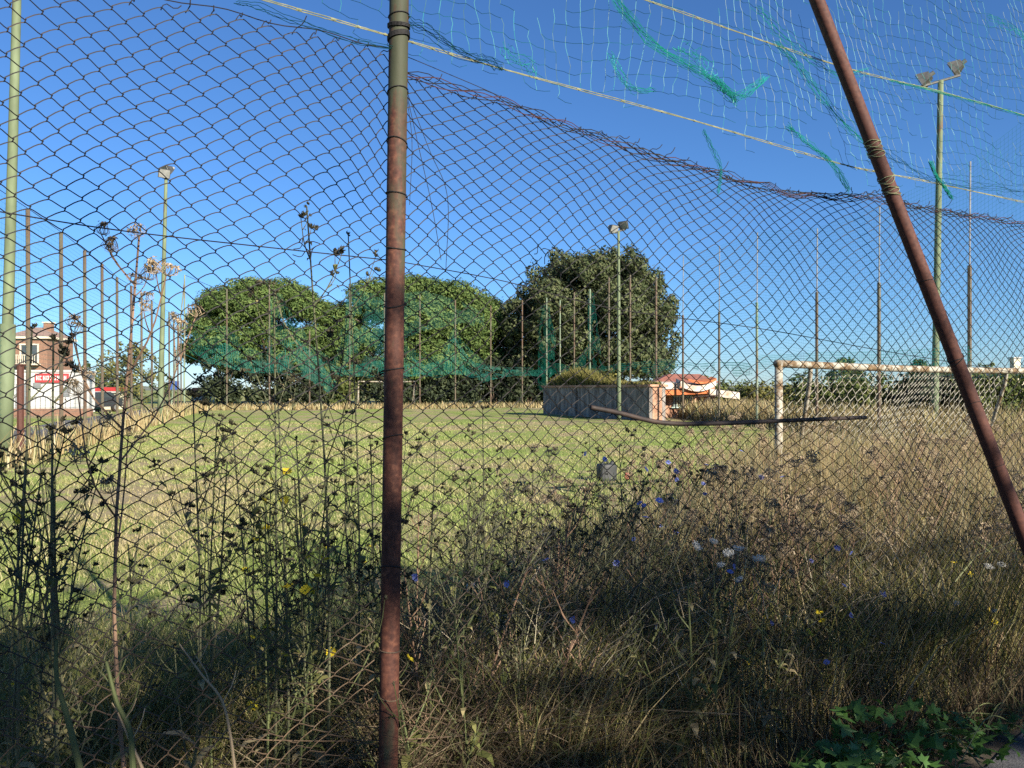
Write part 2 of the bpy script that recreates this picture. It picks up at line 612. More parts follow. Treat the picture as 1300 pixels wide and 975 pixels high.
M['pine'] = mat_island('pine_needles', [(0.0, (0.045, 0.08, 0.02)), (0.5, (0.09, 0.145, 0.035)), (1.0, (0.165, 0.215, 0.065))], 0.75, 0.2, nscale=0.5, nstops=[(0.0, (0.035, 0.065, 0.018)), (0.5, (0.07, 0.115, 0.03)), (1.0, (0.125, 0.17, 0.05))])
M['oak'] = mat_island('grey_green_leaves', [(0.0, (0.035, 0.052, 0.02)), (0.5, (0.065, 0.085, 0.033)), (1.0, (0.13, 0.14, 0.065))], 0.7, 0.15, nscale=0.4, nstops=[(0.0, (0.025, 0.037, 0.016)), (0.5, (0.045, 0.062, 0.026)), (1.0, (0.1, 0.11, 0.05))])
M['dark'] = mat_island('dark_evergreen_leaves', [(0.0, (0.014, 0.022, 0.012)), (0.6, (0.03, 0.042, 0.02)), (1.0, (0.06, 0.075, 0.035))], 0.75, 0.1)
M['olive'] = mat_island('yellow_green_leaves', [(0.0, (0.07, 0.075, 0.02)), (0.5, (0.13, 0.13, 0.035)), (1.0, (0.22, 0.2, 0.06))], 0.8, 0.25)
M['shrub'] = mat_island('green_shrub_leaves', [(0.0, (0.035, 0.055, 0.015)), (0.5, (0.075, 0.1, 0.028)), (1.0, (0.15, 0.165, 0.05))], 0.8, 0.2)
M['bark'] = mat_noise('bark', [(0.3, (0.05, 0.035, 0.025)), (0.7, (0.17, 0.125, 0.09))], 3, 0.95, 0.8, (3, 3, 0.6), bdist=0.05)


def umbrella_pine(base, H, rx, ry, hcrown, label, seed, lean=(0, 0), crown_shift=(0, 0)):
    global rng
    rng = np.random.default_rng(seed)
    t = empty('umbrella_pine', base, label, 'tree', 'umbrella pines behind the pitch')
    zc = H - hcrown
    cl = []
    # rounded dome of many clumps, flat-ish underside
    for k in range(150):
        a = rng.random() * 2 * math.pi
        q = math.sqrt(rng.random()) * 0.92
        x, y = math.cos(a) * q * rx, math.sin(a) * q * ry
        top = zc + hcrown * math.sqrt(max(0.0, 1 - q ** 3.6)) * 0.92
        z = top - rng.random() ** 2 * 0.25 * hcrown
        if rng.random() < 0.25:
            z = zc + rng.random() * 0.45 * hcrown
        r = (0.14 + 0.09 * rng.random()) * rx
        cl.append(((x + crown_shift[0], y + crown_shift[1], z - r * 0.4), (r, r, r * 0.72)))
    # rim clumps drooping at the sides
    for k in range(34):
        a = k / 34 * 2 * math.pi + rng.random() * 0.2
        r = (0.14 + 0.07 * rng.random()) * rx
        z = zc + (-0.05 + 0.42 * rng.random()) * hcrown
        cl.append(((math.cos(a) * rx * 0.9 + crown_shift[0], math.sin(a) * ry * 0.9 + crown_shift[1], z), (r, r, r * 0.8)))
    crown_mesh(cl, 300, 0.19, 0.36, up=0.3, shell=0.6).build('crown', M['pine'], t)
    mb = MB()
    P, r = limb([(0, 0, -0.2), (lean[0] * 0.3, lean[1] * 0.3, H * 0.2), (lean[0], lean[1], zc + 0.5)], 0.42, 0.27, 12)
    mb.tubes(P, r, 8)
    mb.build('trunk', M['bark'], t, True)
    top = P[-1]
    for k in range(7):
        a = k / 7 * 2 * math.pi + 0.3
        mb = MB()
        P2, r2 = limb([top - np.array([0, 0, 0.4]), top + np.array([math.cos(a) * rx * .35, math.sin(a) * ry * .35, hcrown * .25]),
                       np.array([math.cos(a) * rx * .72 + crown_shift[0], math.sin(a) * ry * .72 + crown_shift[1], zc + hcrown * .5])], 0.17, 0.05, 8)
        mb.tubes(P2, r2, 6)
        mb.build('limb', M['bark'], t, True)
    return t


def round_tree(base, H, rx, ry, zlow, label, mat, seed, n=46, per=200, leaf=0.2, name='leafy_tree', group=None, prof=None, asp=0.5, rr=(0.16, 0.1)):
    global rng
    rng = np.random.default_rng(seed)
    t = empty(name, base, label, 'tree', group)
    cl = []
    for k in range(n):
        u = rng.random()
        w = prof(u) if prof else math.sqrt(max(0.02, 1 - (2 * u - 0.85) ** 2 / 1.4))
        a = rng.random() * 2 * math.pi
        q = math.sqrt(rng.random()) * 0.9
        r = (rr[0] + rr[1] * rng.random()) * min(rx, H * .6)
        z = zlow + u * (H - zlow - r * 0.6)
        cl.append(((math.cos(a) * q * rx * w, math.sin(a) * q * ry * w, z), (r, r, r * 0.95)))
    for k in range(n // 2):
        a = rng.random() * 2 * math.pi; u = 0.25 + .78 * rng.random()
        w = prof(min(u, 1.0)) if prof else math.sqrt(max(0.02, 1 - (2 * u - 0.85) ** 2 / 1.4))
        r = (0.05 + 0.06 * rng.random()) * min(rx, H * .6)
        cl.append(((math.cos(a) * rx * w * (0.86 + .1 * rng.random()), math.sin(a) * ry * w, zlow + u * (H - zlow)), (r, r, r * 1.3)))
    crown_mesh(cl, per, leaf, asp, up=0.1).build('crown', mat, t)
    mb = MB()
    P, r = limb([(0, 0, -0.2), (0.1 * rx * .3, 0, H * .3), (0, 0, H * .75)], 0.03 * H, 0.008 * H, 10)
    mb.tubes(P, r, 8).build('trunk', M['bark'], t, True)
    for k in range(5):
        a = k * 1.3 + 0.4
        z0 = H * (0.25 + 0.08 * k)
        mb = MB()
        P2, r2 = limb([(0, 0, z0), (math.cos(a) * rx * .35, math.sin(a) * ry * .35, z0 + H * .14), (math.cos(a) * rx * .65, math.sin(a) * ry * .65, z0 + H * .24)], 0.013 * H, 0.004 * H, 7)
        mb.tubes(P2, r2, 6).build('limb', M['bark'], t, True)
    return t


def gp(px, d):
    return np.array([(px - 650.0) / FPX * d, d, 0.0])


umbrella_pine(gp(358, 82), 14.2, 8.4, 7.5, 9.8, 'left umbrella pine with wide rounded crown and leaning bare trunk', 11, lean=(-1.6, 0), crown_shift=(-1.9, 0))
umbrella_pine(gp(527, 84), 14.6, 11.2, 8.5, 10.8, 'right umbrella pine, its broad dome split by the near rusty post', 12, lean=(0.5, 0))
round_tree(gp(752, 80), 16.0, 8.8, 7.5, 0.8, 'largest grey-green tree with tall dense oval crown behind the concrete dugout', M['oak'], 21, n=150, per=200, leaf=0.2,
           prof=lambda u: 0.8 + 0.3 * math.sin(u * 2.4) - 0.62 * max(0, u - 0.62) ** 1.2 * 2.4, rr=(0.15, 0.12))
round_tree(gp(628, 88), 11.5, 3.4, 3.2, 0.3, 'small very dark evergreen tree between the pines and the largest tree', M['dark'], 22, n=60, per=230, leaf=0.2)
round_tree(gp(674, 92), 12.6, 3.4, 3.0, 0.3, 'dark green tree touching the left flank of the largest tree', M['dark'], 23, n=60, per=220, leaf=0.22)
# left tree behind the side net
round_tree(gp(163, 62), 5.4, 2.6, 2.5, 0.6, 'yellowish green small tree behind the left row of net poles', M['olive'], 24, n=46, per=260, leaf=0.13)
round_tree(gp(122, 95), 5.0, 3.0, 2.6, 0.3, 'dark green bushy tree behind the small red-topped building', M['shrub'], 25, n=22, per=150, leaf=0.22)
round_tree(gp(207, 110), 3.8, 3.4, 2.6, 0.1, 'low green bush at the far left corner of the pitch', M['shrub'], 26, n=18, per=120, leaf=0.22)
round_tree(gp(262, 92), 4.2, 2.2, 2.6, 0.1, 'dark low bush under the left edge of the pine crown', M['dark'], 261, n=18, per=150, leaf=0.2)
# round far trees on the right skyline
for k, (px, py, w, lab) in enumerate(((1073, 455, 20, 'small round far tree just above the left half of the goal crossbar'),
                                      (1172, 458, 27, 'wide low far tree above the middle of the goal crossbar'),
                                      (1216, 459, 22, 'far tree above the crossbar between the tall mast and the brace'),
                                      (1252, 461, 20, 'far tree above the crossbar just right of the leaning brace'),
                                      (895, 476, 15, 'thin far tree above the collapsed orange roof'))):
    d = 130 if k < 4 else 75
    round_tree(gp(px, d), CAM_H + (HOR - py) / FPX * d, w / FPX * d, 3.0, 0.2, lab, M['shrub'] if k != 4 else M['olive'], 31 + k, n=20, per=110 if k < 4 else 100, leaf=0.34 if k < 4 else .18, rr=(.24, .14))


# hedge masses (each a bush)
def bush(name, base, rx, ry, H, label, mat, seed, per=150, leaf=0.2, n=16, group=None):
    global rng
    rng = np.random.default_rng(seed)
    t = empty(name, base, label, 'bush', group)
    cl = []
    for k in range(n):
        r = (0.28 + 0.2 * rng.random()) * min(H, rx) * 0.8
        x = (rng.random() * 2 - 1) * rx * 0.85
        y = (rng.random() * 2 - 1) * ry * 0.7
        z = r * .5 + rng.random() * max(0.1, H - r * 1.6)
        cl.append(((x, y, z), (r, r, r)))
    crown_mesh(cl, per, leaf, 0.5, up=0.15).build('foliage', mat, t)
    mb = MB()
    for k in range(6):
        a = k * 1.1
        P, r = limb([(0, 0, -0.1), (math.cos(a) * rx * .2, math.sin(a) * ry * .2, H * .35), (math.cos(a) * rx * .5, math.sin(a) * ry * .4, H * .75)], 0.05, 0.012, 6)
        mb.tubes(P, r, 5)
    mb.build('stem', M['bark'], t)
    return t


ORD = ['first', 'second', 'third', 'fourth', 'fifth', 'sixth', 'seventh', 'eighth', 'ninth', 'tenth', 'eleventh', 'twelfth', 'thirteenth', 'fourteenth', 'fifteenth', 'sixteenth', 'seventeenth', 'eighteenth', 'nineteenth', 'twentieth']
ORD += ['twenty-' + q for q in ORD[:9]] + ['thirtieth'] + ['thirty-' + q for q in ORD[:9]]
GRP = 'dark bushes hedging the back of the pitch'
for k, (px, w) in enumerate(((284, 22), (345, 30), (395, 32), (440, 30), (486, 32), (532, 32), (580, 32), (628, 32), (672, 32))):
    d = 74 + k * 0.6
    bush('hedge_bush', gp(px, d), w * 1.15 / FPX * d, 1.8, 4.9 + 0.7 * math.sin(k * 2.1), ORD[k] + ' dark hedge bush from the left under the trees behind the pitch', M['dark'] if k != 3 else M['shrub'], 40 + k, per=150, leaf=0.2, n=34, group=GRP)
# green shrubs behind the goal and to its left
for k, (px, d, w, h, mt, lab) in enumerate((
        (925, 46, 34, 1.9, 'shrub', 'green shrub right of the collapsed orange roof'),
        (985, 44, 36, 1.85, 'olive', 'yellow-green shrub behind the left goal post'),
        (1060, 33, 55, 2.2, 'shrub', 'green shrub behind the left half of the goal'),
        (1130, 30, 55, 2.0, 'shrub', 'dense green shrub behind the middle of the goal'),
        (1200, 29, 50, 2.2, 'dark', 'dark green shrub behind the goal beside the tall mast'),
        (1265, 28, 50, 2.1, 'shrub', 'green shrub behind the right end of the goal'),
        (1340, 30, 60, 2.2, 'shrub', 'green shrub at the right edge of the picture'))):
    bush('shrub', gp(px, d), w * 1.1 / FPX * d, 1.3, h * 1.22, lab, M[mt], 60 + k, per=330, leaf=0.11, n=34)

# ------------------------------------------------------------------ buildings on the left
M['white'] = mat_noise('white_render', [(0.3, (0.42, 0.42, 0.4)), (0.7, (0.56, 0.56, 0.54))], 0.8, 0.9, 0.1)
M['cream'] = mat_noise('cream_render', [(0.3, (0.5, 0.45, 0.34)), (0.7, (0.66, 0.6, 0.47))], 0.8, 0.9, 0.1)
M['brick'] = mat_noise('brick_wall', [(0.3, (0.16, 0.085, 0.055)), (0.7, (0.26, 0.15, 0.1))], 6, 0.9, 0.2)
M['sign'] = mat_noise('red_sign', [(0.3, (0.42, 0.03, 0.035)), (0.7, (0.52, 0.05, 0.05))], 2, 0.5, 0)
M['lettering'] = mat_noise('white_lettering', [(0.3, (0.7, 0.68, 0.66)), (0.7, (0.8, 0.78, 0.76))], 8, 0.6, 0)
M['roof'] = mat_noise('roof_tiles', [(0.3, (0.16, 0.11, 0.09)), (0.7, (0.3, 0.2, 0.16))], 5, 0.9, 0.4)
M['darkglass'] = mat_noise('dark_window_glass', [(0.3, (0.03, 0.035, 0.04)), (0.7, (0.07, 0.08, 0.09))], 1, 0.15, 0)
M['shutter'] = mat_noise('grey_shutter', [(0.3, (0.16, 0.17, 0.18)), (0.7, (0.25, 0.26, 0.27))], 4, 0.6, 0)
M['metal'] = mat_noise('grey_metal', [(0.3, (0.2, 0.2, 0.2)), (0.7, (0.34, 0.34, 0.33))], 4, 0.5, 0, metal=0.4)


def hut(name, px0, px1, d, py_top, depth, mat, label):
    a, b_ = gp(px0, d), gp(px1, d)
    H = CAM_H + (HOR - py_top) / FPX * d
    c = (a + b_) / 2
    t = empty(name, (c[0], c[1] + depth / 2, 0), label, 'building')
    w = b_[0] - a[0]
    MB().box((0, 0, H / 2 - 0.1), (w, depth, H + 0.2)).build('wall', mat, t)
    return t, w, depth, H


t, w, dp, H = hut('shop_building', -70, 93, 50, 472, 2.6, M['white'], 'white flat-roofed shop with a long red sign beyond the left poles')
MB().box((0, 0, H + 0.06), (w + 0.16, dp + 0.16, 0.12)).build('parapet', M['white'], t)
sx = (53 + 95) / 2
cx = lambda px, d=50: (px - 650) / FPX * d - t.location.x
sg = MB().box((cx(67), -dp / 2 - 0.08, H - 0.42), (2.2, 0.14, 0.6)).build('shop_sign', M['sign'], t)
mb = MB()
# blurred white lettering strokes as far as the photograph shows them
random.seed(5)
for k in range(9):
    x0 = cx(67) - 0.93 + k * 0.232
    mb.box((x0 - 0.06, -dp / 2 - 0.162, H - 0.42), (0.035, 0.02, 0.3))
    if k % 3 != 1:
        mb.box((x0 + 0.05, -dp / 2 - 0.162, H - 0.42), (0.035, 0.02, 0.3))
    mb.box((x0, -dp / 2 - 0.164, H - 0.42 + (0.12 if k % 2 else 0.0)), (0.11, 0.02, 0.035))
    if k % 2:
        mb.box((x0, -dp / 2 - 0.165, H - 0.54), (0.11, 0.02, 0.035))
mb.build('lettering', M['lettering'], sg)
wdw = MB().box((cx(84), -dp / 2 - 0.02, 1.45), (0.5, 0.06, 0.62)).build('window', M['shutter'], t)
mb = MB()
for q in range(5):
    mb.box((cx(84), -dp / 2 - 0.06, 1.2 + q * 0.12), (0.46, 0.03, 0.05))
mb.build('slat', M['metal'], wdw)
MB().box((cx(30), -dp / 2 - 0.02, 1.0), (0.95, 0.06, 2.0)).build('door', M['shutter'], t)
MB().box((cx(48), -dp / 2 - 0.05, 1.9), (0.5, 0.12, 0.35)).build('vent_box', M['metal'], t)

t, w, dp, H = hut('kiosk_building', 105, 124, 58, 497, 4.0, M['cream'], 'small cream kiosk with red fascia right of the white shop')
MB().box((0, -0.1, H + 0.18), (w + 0.1, dp + 0.2, 0.32)).build('fascia', M['sign'], t)
MB().box((0, -0.05, H - 0.05), (w + 0.3, dp + 0.3, 0.1)).build('soffit', M['white'], t)
MB().box((0.1, -dp / 2 - 0.02, 0.75), (0.7, 0.06, 0.5)).build('window', M['darkglass'], t)

# brick tower with loggia window
d = 85
t, w, dp, H = hut('brick_house', 8, 60, d, 430, 5.0, M['brick'], 'tall brick house with pale balcony behind the white shop')
mb = MB()
mb.box((0, 0, H + 0.12), (w + 0.7, dp + 0.7, 0.24))
mb.build('eaves', M['cream'], t)
mb = MB()
mb.add([(-w / 2 - .3, -dp / 2 - .3, H + .24), (w / 2 + .3, -dp / 2 - .3, H + .24), (w / 2 + .3, dp / 2 + .3, H + .24), (-w / 2 - .3, dp / 2 + .3, H + .24), (-.6, 0, H + 1.5), (.6, 0, H + 1.5)],
       [[0, 1, 5, 4], [2, 3, 4, 5]])
mb.add([(w / 2 + .3, -dp / 2 - .3, H + .24), (w / 2 + .3, dp / 2 + .3, H + .24), (.6, 0, H + 1.5), (-w / 2 - .3, dp / 2 + .3, H + .24), (-w / 2 - .3, -dp / 2 - .3, H + .24), (-.6, 0, H + 1.5)], [[0, 1, 2], [3, 4, 5]])
rf = mb.build('roof', M['roof'], t)
MB().box((1.2, -.4, H + 1.2), (0.9, 0.6, 1.5)).build('chimney', M['brick'], rf)
MB().box((1.2, -.4, H + 2.02), (1.1, 0.8, 0.14)).build('chimney_cap', M['cream'], rf)
for zc in (H - 2.2, H - 5.2):
    wd = MB().box((0.35, -dp / 2 - 0.03, zc + 0.4), (1.9, 0.1, 2.2)).build('window', M['darkglass'], t)
    mb = MB()
    for x in (-0.65, 0.1, 1.35):
        mb.box((x, -dp / 2 - 0.1, zc + 0.4), (0.16, 0.1, 2.3))
    mb.box((0.35, -dp / 2 - 0.11, zc + 1.55), (2.2, 0.12, 0.16))
    mb.build('frame', M['cream'], wd)
    bl = MB().box((0.35, -dp / 2 - 0.5, zc - 0.75), (2.5, 1.0, 0.16)).build('balcony', M['cream'], t)
    mb = MB()
    for k in range(11):
        mb.box((0.35 - 1.15 + k * 0.23, -dp / 2 - 0.96, zc - 0.2), (0.05, 0.05, 0.95))
    mb.box((0.35, -dp / 2 - 0.96, zc + 0.3), (2.5, 0.08, 0.07))
    mb.build('railing', M['cream'], bl)

# low railing and brick wall in front of the shop
rl = empty('railing_wall', gp(48, 44), 'low brown wall with thin metal railing in front of the white shop', 'railing')
MB().box((0, 0, 0.25), (6.4, 0.25, 0.5)).build('wall', M['brick'], rl)
for k in range(22):
    MB().box((-3.1 + k * 0.295, 0, 0.83), (0.03, 0.03, 0.66)).build('bar', M['metal'], rl)
for z in (0.58, 1.18):
    MB().box((0, 0, z), (6.4, 0.04, 0.035)).build('rail', M['metal'], rl)

# dark parked car beside the kiosk
def car(base, rz, label, colour):
    t = empty('parked_car', base, label, 'car', rz=rz)
    paint, nt, b, _ = new_mat('car_paint')
    n = noise(nt, 3, 2)
    nt.links.new(ramp(nt, n, [(0.3, colour), (0.7, tuple(c * 1.25 for c in colour))]), b.inputs['Base Color'])
    b.inputs['Roughness'].default_value = 0.25
    prof = [(-2.0, 0.35), (-2.05, 0.75), (-1.5, 0.9), (-0.9, 1.0), (-0.35, 1.42), (0.9, 1.45), (1.6, 1.0), (2.0, 0.92), (2.05, 0.4)]
    mb = MB()
    n_ = len(prof)
    L = [(x, -0.8 + (0.12 if z > 1.1 else 0), z) for x, z in prof]
    Q = [(x, 0.8 - (0.12 if z > 1.1 else 0), z) for x, z in prof]
    mb.add(L + Q, [[i, i + 1, n_ + i + 1, n_ + i] for i in range(n_ - 1)] + [[0, n_ - 1 + 0, 2 * n_ - 1, n_]])
    for sgn, o in ((1, 0), (-1, n_)):
        mb.f3.append(np.array([[o + 0, o + i, o + i + 1] for i in range(1, n_ - 1)]))
    mb.build('body', paint, t)
    for s in (-1, 1):
        MB().box((0.3, s * 0.72, 1.2), (1.5, 0.05, 0.3), 0, 0.85).build('side_window', M['darkglass'], t)
        for x in (-1.25, 1.25):
            P = np.array([[x, s * 0.82, 0.31], [x, s * 0.62, 0.31]])
            wl_ = MB().tubes(P, 0.31, 14, cap=True).build('wheel', M['iron'], t)
            P = np.array([[x, s * 0.835, 0.31], [x, s * 0.8, 0.31]])
            MB().tubes(P, 0.18, 10, cap=True).build('rim', M['metal'], wl_)
    return t


car(gp(119, 54), R(80), 'dark parked car between the shop and the kiosk', (0.03, 0.03, 0.035))

# short rusty post with brace at far left, blue sign, far shed
t = empty('short_post', gp(26, 17), 'short rusty post at the foot of the thick leftmost mast', 'post')
MB().tubes([[0, 0, -0.1], [0, 0, 2.15]], 0.075, 8, True).build('upright', M['brace'], t)
MB().box((0, 0, 2.17), (0.16, 0.16, 0.04)).build('cap', M['brace'], t)
MB().tubes([[-0.9, 0.1, 0.9], [-0.02, 0.02, 1.55]], 0.03, 6, True).build('brace', M['metal'], t)
t = empty('sign_post', gp(221, 66), 'small blue sign on a thin post at the far left corner', 'sign')
MB().tubes([[0, 0, 0], [0, 0, 2.4]], 0.04, 6, True).build('post', M['metal'], t)
MB().box((0, -0.06, 2.0), (0.95, 0.04, 0.75)).build('panel', mat_noise('blue_sign', [(0.3, (0.03, 0.07, 0.25)), (0.7, (0.05, 0.1, 0.32))], 2, 0.5, 0), t)
t = empty('garden_shed', gp(258, 98), 'small orange-roofed shed far behind the left end of the pitch', 'shed')
MB().box((0, 0, 0.6), (2.4, 1.6, 1.2)).build('wall', M['cream'], t)
mb = MB()
mb.add([(-1.4, -1, 1.2), (1.4, -1, 1.2), (1.4, 1, 1.2), (-1.4, 1, 1.2), (-1.4, 0, 1.9), (1.4, 0, 1.9)], [[0, 1, 5, 4], [2, 3, 4, 5]])
mb.add([(-1.3, -.85, 1.2), (-1.3, .85, 1.2), (-1.3, 0, 1.85), (1.3, -.85, 1.2), (1.3, .85, 1.2), (1.3, 0, 1.85)], [[0, 1, 2], [3, 5, 4]])
mb.build('roof', mat_noise('orange_roof', [(0.3, (0.4, 0.12, 0.05)), (0.7, (0.6, 0.22, 0.09))], 4, 0.9, 0.2), t)
MB().box((0.5, -0.82, 0.6), (0.7, 0.05, 0.9)).build('door', M['darkglass'], t)
# grey roofed house at right edge
t = empty('grey_house', gp(1302, 70), 'grey-roofed low house with chimney at the right edge above the goal', 'house')
MB().box((0, 0, 1.5), (5, 5, 3.0)).build('wall', M['cream'], t)
mb = MB()
mb.add([(-3, -2.8, 2.95), (3, -2.8, 2.95), (3, 2.8, 2.95), (-3, 2.8, 2.95), (-1.2, 0, 3.75), (3, 0, 3.75)], [[0, 1, 5, 4], [2, 3, 4, 5]])
mb.add([(-3, -2.8, 2.95), (-3, 2.8, 2.95), (-1.2, 0, 3.75), (3, -2.8, 2.95), (3, 2.8, 2.95), (3, 0, 3.75)], [[0, 2, 1], [3, 4, 5]])
rf = mb.build('roof', mat_noise('slate_roof', [(0.3, (0.1, 0.11, 0.13)), (0.7, (0.18, 0.19, 0.21))], 3, 0.8, 0.2), t)
MB().box((-2.0, -1.5, 3.5), (0.6, 0.6, 2.0)).build('chimney', M['cream'], rf)
MB().box((-2.0, -1.5, 4.55), (0.8, 0.8, 0.12)).build('chimney_cap', M['metal'], rf)

# ------------------------------------------------------------------ concrete dugout
M['concrete'] = mat_noise('stained_concrete', [(0.3, (0.07, 0.06, 0.052)), (0.5, (0.19, 0.172, 0.155)), (0.7, (0.32, 0.295, 0.265))], 3.2, 0.95, 0.05, (1, 1, 0.35), detail=9, bdist=0.01)
M['peach'] = mat_noise('peach_plaster', [(0.3, (0.15, 0.07, 0.04)), (0.5, (0.34, 0.19, 0.12)), (0.75, (0.5, 0.35, 0.25))], 2.2, 0.95, 0.05, detail=8)
A = np.array([2.05, 49.0]); B = np.array([7.0, 38.0])
wd = (B - A) / np.linalg.norm(B - A); L = np.linalg.norm(B - A)
wn_ = np.array([-wd[1], wd[0]])            # away from camera side
if wn_[0] < 0:
    wn_ = -wn_
rz = math.atan2(wd[1], wd[0])
HT = 1.76
t = empty('concrete_dugout', (A[0], A[1], 0), 'long low grey concrete hut with weedy flat roof in front of the largest tree', 'hut', rz=rz)
sgn = 1 if np.dot(wn_, np.array([-math.sin(rz), math.cos(rz)])) > 0 else -1
DEP = 1.0
# side wall in three cast bays with open slots between
xs = [0, L * 0.36, L * 0.385, L * 0.74, L * 0.765, L]
for a_, b_ in ((0, 1), (2, 3), (4, 5)):
    MB().box(((xs[a_] + xs[b_]) / 2, sgn * 0.1, HT / 2), (xs[b_] - xs[a_], 0.2, HT)).build('wall_panel', M['concrete'], t)
for a_, b_ in ((1, 2), (3, 4)):
    MB().box(((xs[a_] + xs[b_]) / 2, sgn * 0.14, 0.5), (xs[b_] - xs[a_], 0.14, 1.0)).build('slot_sill', M['concrete'], t)
    MB().box(((xs[a_] + xs[b_]) / 2, sgn * 0.14, HT - 0.1), (xs[b_] - xs[a_], 0.14, 0.2)).build('slot_lintel', M['concrete'], t)
MB().box((L / 2, sgn * (DEP - 0.1), HT / 2), (L, 0.2, HT)).build('rear_wall', M['concrete'], t)
MB().box((0.1, sgn * DEP / 2, HT / 2), (0.2, DEP - 0.42, HT)).build('end_wall', M['concrete'], t)
e = MB().box((L - 0.1, sgn * DEP / 2, HT / 2), (0.2, DEP - 0.42, HT)).build('end_wall', M['peach'], t)
e['label'] = 'sunlit peach plastered end wall'
MB().box((L / 2, sgn * DEP / 2, HT + 0.06), (L + 0.2, DEP + 0.2, 0.12)).build('roof_slab', M['peach'], t)

# weeds growing on the slab
rng = np.random.default_rng(77)
mb = MB()
n = 5000
u = rng.random(n) * (L - .3) + .15; v = rng.random(n) * (DEP - 0.2) + .1
hts = (0.12 + 0.35 * rng.random(n)) * (0.5 + 1.0 * np.exp(-((u - 4.0) / 3.0) ** 2) * 2.2)
base = np.stack([A[0] + wd[0] * u + wn_[0] * v, A[1] + wd[1] * u + wn_[1] * v, np.full(n, HT + 0.1)], -1)
ln = rng.normal(size=(n, 2)) * 0.25
P = base[:, None, :] + np.stack([ln[:, 0:1] * hts[:, None] * np.array([0, .35, 1.0]), ln[:, 1:2] * hts[:, None] * np.array([0, .35, 1.0]), hts[:, None] * np.array([0, .6, 1.0])], -1)
an = rng.random(n) * 6.28
mb.ribbons(P, np.full((n, 1), 0.02) * np.array([[1, .8, .1]]), np.stack([np.cos(an), np.sin(an), 0 * an], -1))
M['drystraw'] = mat_island('dry_straw', [(0.0, (0.16, 0.12, 0.04)), (0.5, (0.3, 0.23, 0.09)), (1.0, (0.42, 0.33, 0.15))], 0.9, 0.3)
M['roofweed'] = mat_island('roof_weeds', [(0.0, (0.1, 0.11, 0.03)), (0.5, (0.19, 0.18, 0.055)), (1.0, (0.33, 0.28, 0.1))], 0.9, 0.3)
tag(mb.build('roof_weeds', M['roofweed']), 'dry yellow-green weeds on the flat roof of the concrete hut', 'weeds', kind='stuff')
bq = A + wd * 4.2 + wn_ * 1.2
b1 = bush('roof_bush', (bq[0], bq[1], HT + 0.1), 2.6, 1.0, 1.25, 'yellow-green bush growing on the concrete hut roof', M['olive'], 81, per=260, leaf=0.11, n=18)
b1.rotation_euler = (0, 0, rz)

# collapsed kiosk right of it
M['orange'] = mat_noise('rusty_orange_sheet', [(0.3, (0.3, 0.07, 0.02)), (0.6, (0.56, 0.17, 0.05)), (0.8, (0.62, 0.3, 0.15))], 2.5, 0.8, 0.3)
M['whitesheet'] = mat_noise('dirty_white_panel', [(0.3, (0.36, 0.22, 0.14)), (0.5, (0.55, 0.48, 0.4)), (0.8, (0.62, 0.6, 0.56))], 2.0, 0.7, 0.1)
t = empty('collapsed_kiosk', gp(864, 40.6), 'collapsed kiosk of orange and white panels right of the concrete hut', 'ruin')
MB().box((0, 0.4, 0.75), (3.6, 0.16, 1.5)).build('wall', M['peach'], t)
wdw = MB().box((0.15, 0.29, 0.95), (1.05, 0.1, 0.62)).build('window', M['darkglass'], t)
mb = MB()
for k in range(7):
    mb.box((-0.3 + k * 0.15, 0.22, 0.95), (0.035, 0.03, 0.6))
mb.box((0.15, 0.21, 0.64), (1.2, 0.06, 0.06)); mb.box((0.15, 0.21, 1.26), (1.2, 0.06, 0.06))
mb.build('grille', mat_noise('pale_teal_bars', [(0.3, (0.3, 0.42, 0.36)), (0.7, (0.45, 0.55, 0.5))], 3, 0.6, 0), wdw)
def sheet(name, c, w, dpt, th, tilt, roll, sag, mat):
    n = 14
    xs = np.linspace(-w / 2, w / 2, n)
    zz = -sag * (1 - (2 * xs / w) ** 2) + xs * math.tan(roll)
    top = [(x, -dpt / 2, z) for x, z in zip(xs, zz)] + [(x, dpt / 2, z + dpt * math.tan(tilt)) for x, z in zip(xs, zz)]
    V = np.array(top + [(x, y, z - th) for x, y, z in top]) + np.array(c)
    F = []
    for i in range(n - 1):
        F += [[i, i + 1, n + i + 1, n + i], [2 * n + i + 1, 2 * n + i, 3 * n + i, 3 * n + i + 1], [i + 1, i, 2 * n + i, 2 * n + i + 1], [n + i, n + i + 1, 3 * n + i + 1, 3 * n + i]]
    F += [[0, n, 3 * n, 2 * n], [2 * n - 1, n - 1, 3 * n - 1, 4 * n - 1]]
    mb = MB(); mb.add(V, F)
    return mb.build(name, mat, t)
sheet('roof_panel', (-0.4, 0.2, 1.66), 3.4, 1.8, 0.28, 0.05, 0.02, 0.05, M['orange'])
sheet('roof_panel', (-1.0, 0.1, 1.98), 1.6, 1.6, 0.34, 0.05, 0.0, 0.0, M['whitesheet'])
sheet('fallen_awning', (0.75, -0.3, 2.12), 1.9, 1.2, 0.3, 0.12, 0.02, 0.3, M['whitesheet'])
sheet('fallen_awning', (0.95, -0.45, 2.2), 1.5, 1.0, 0.1, 0.12, 0.02, 0.18, M['orange'])
sheet('side_panel', (2.3, 0.2, 1.55), 1.6, 1.2, 0.36, 0.05, -0.12, 0.0, M['whitesheet'])
for x in (-1.7, 1.4, 1.9):
    MB().tubes([[x, -0.5, 0], [x + 0.05, -0.5, 1.7]], 0.04, 6, True).build('prop', M['pole_rust'], t)
for z in (0.9, 1.25):
    MB().tubes([[0.7, -0.6, z], [1.9, -0.55, z + 0.05]], 0.035, 6, True).build('fallen_beam', M['iron'], t)
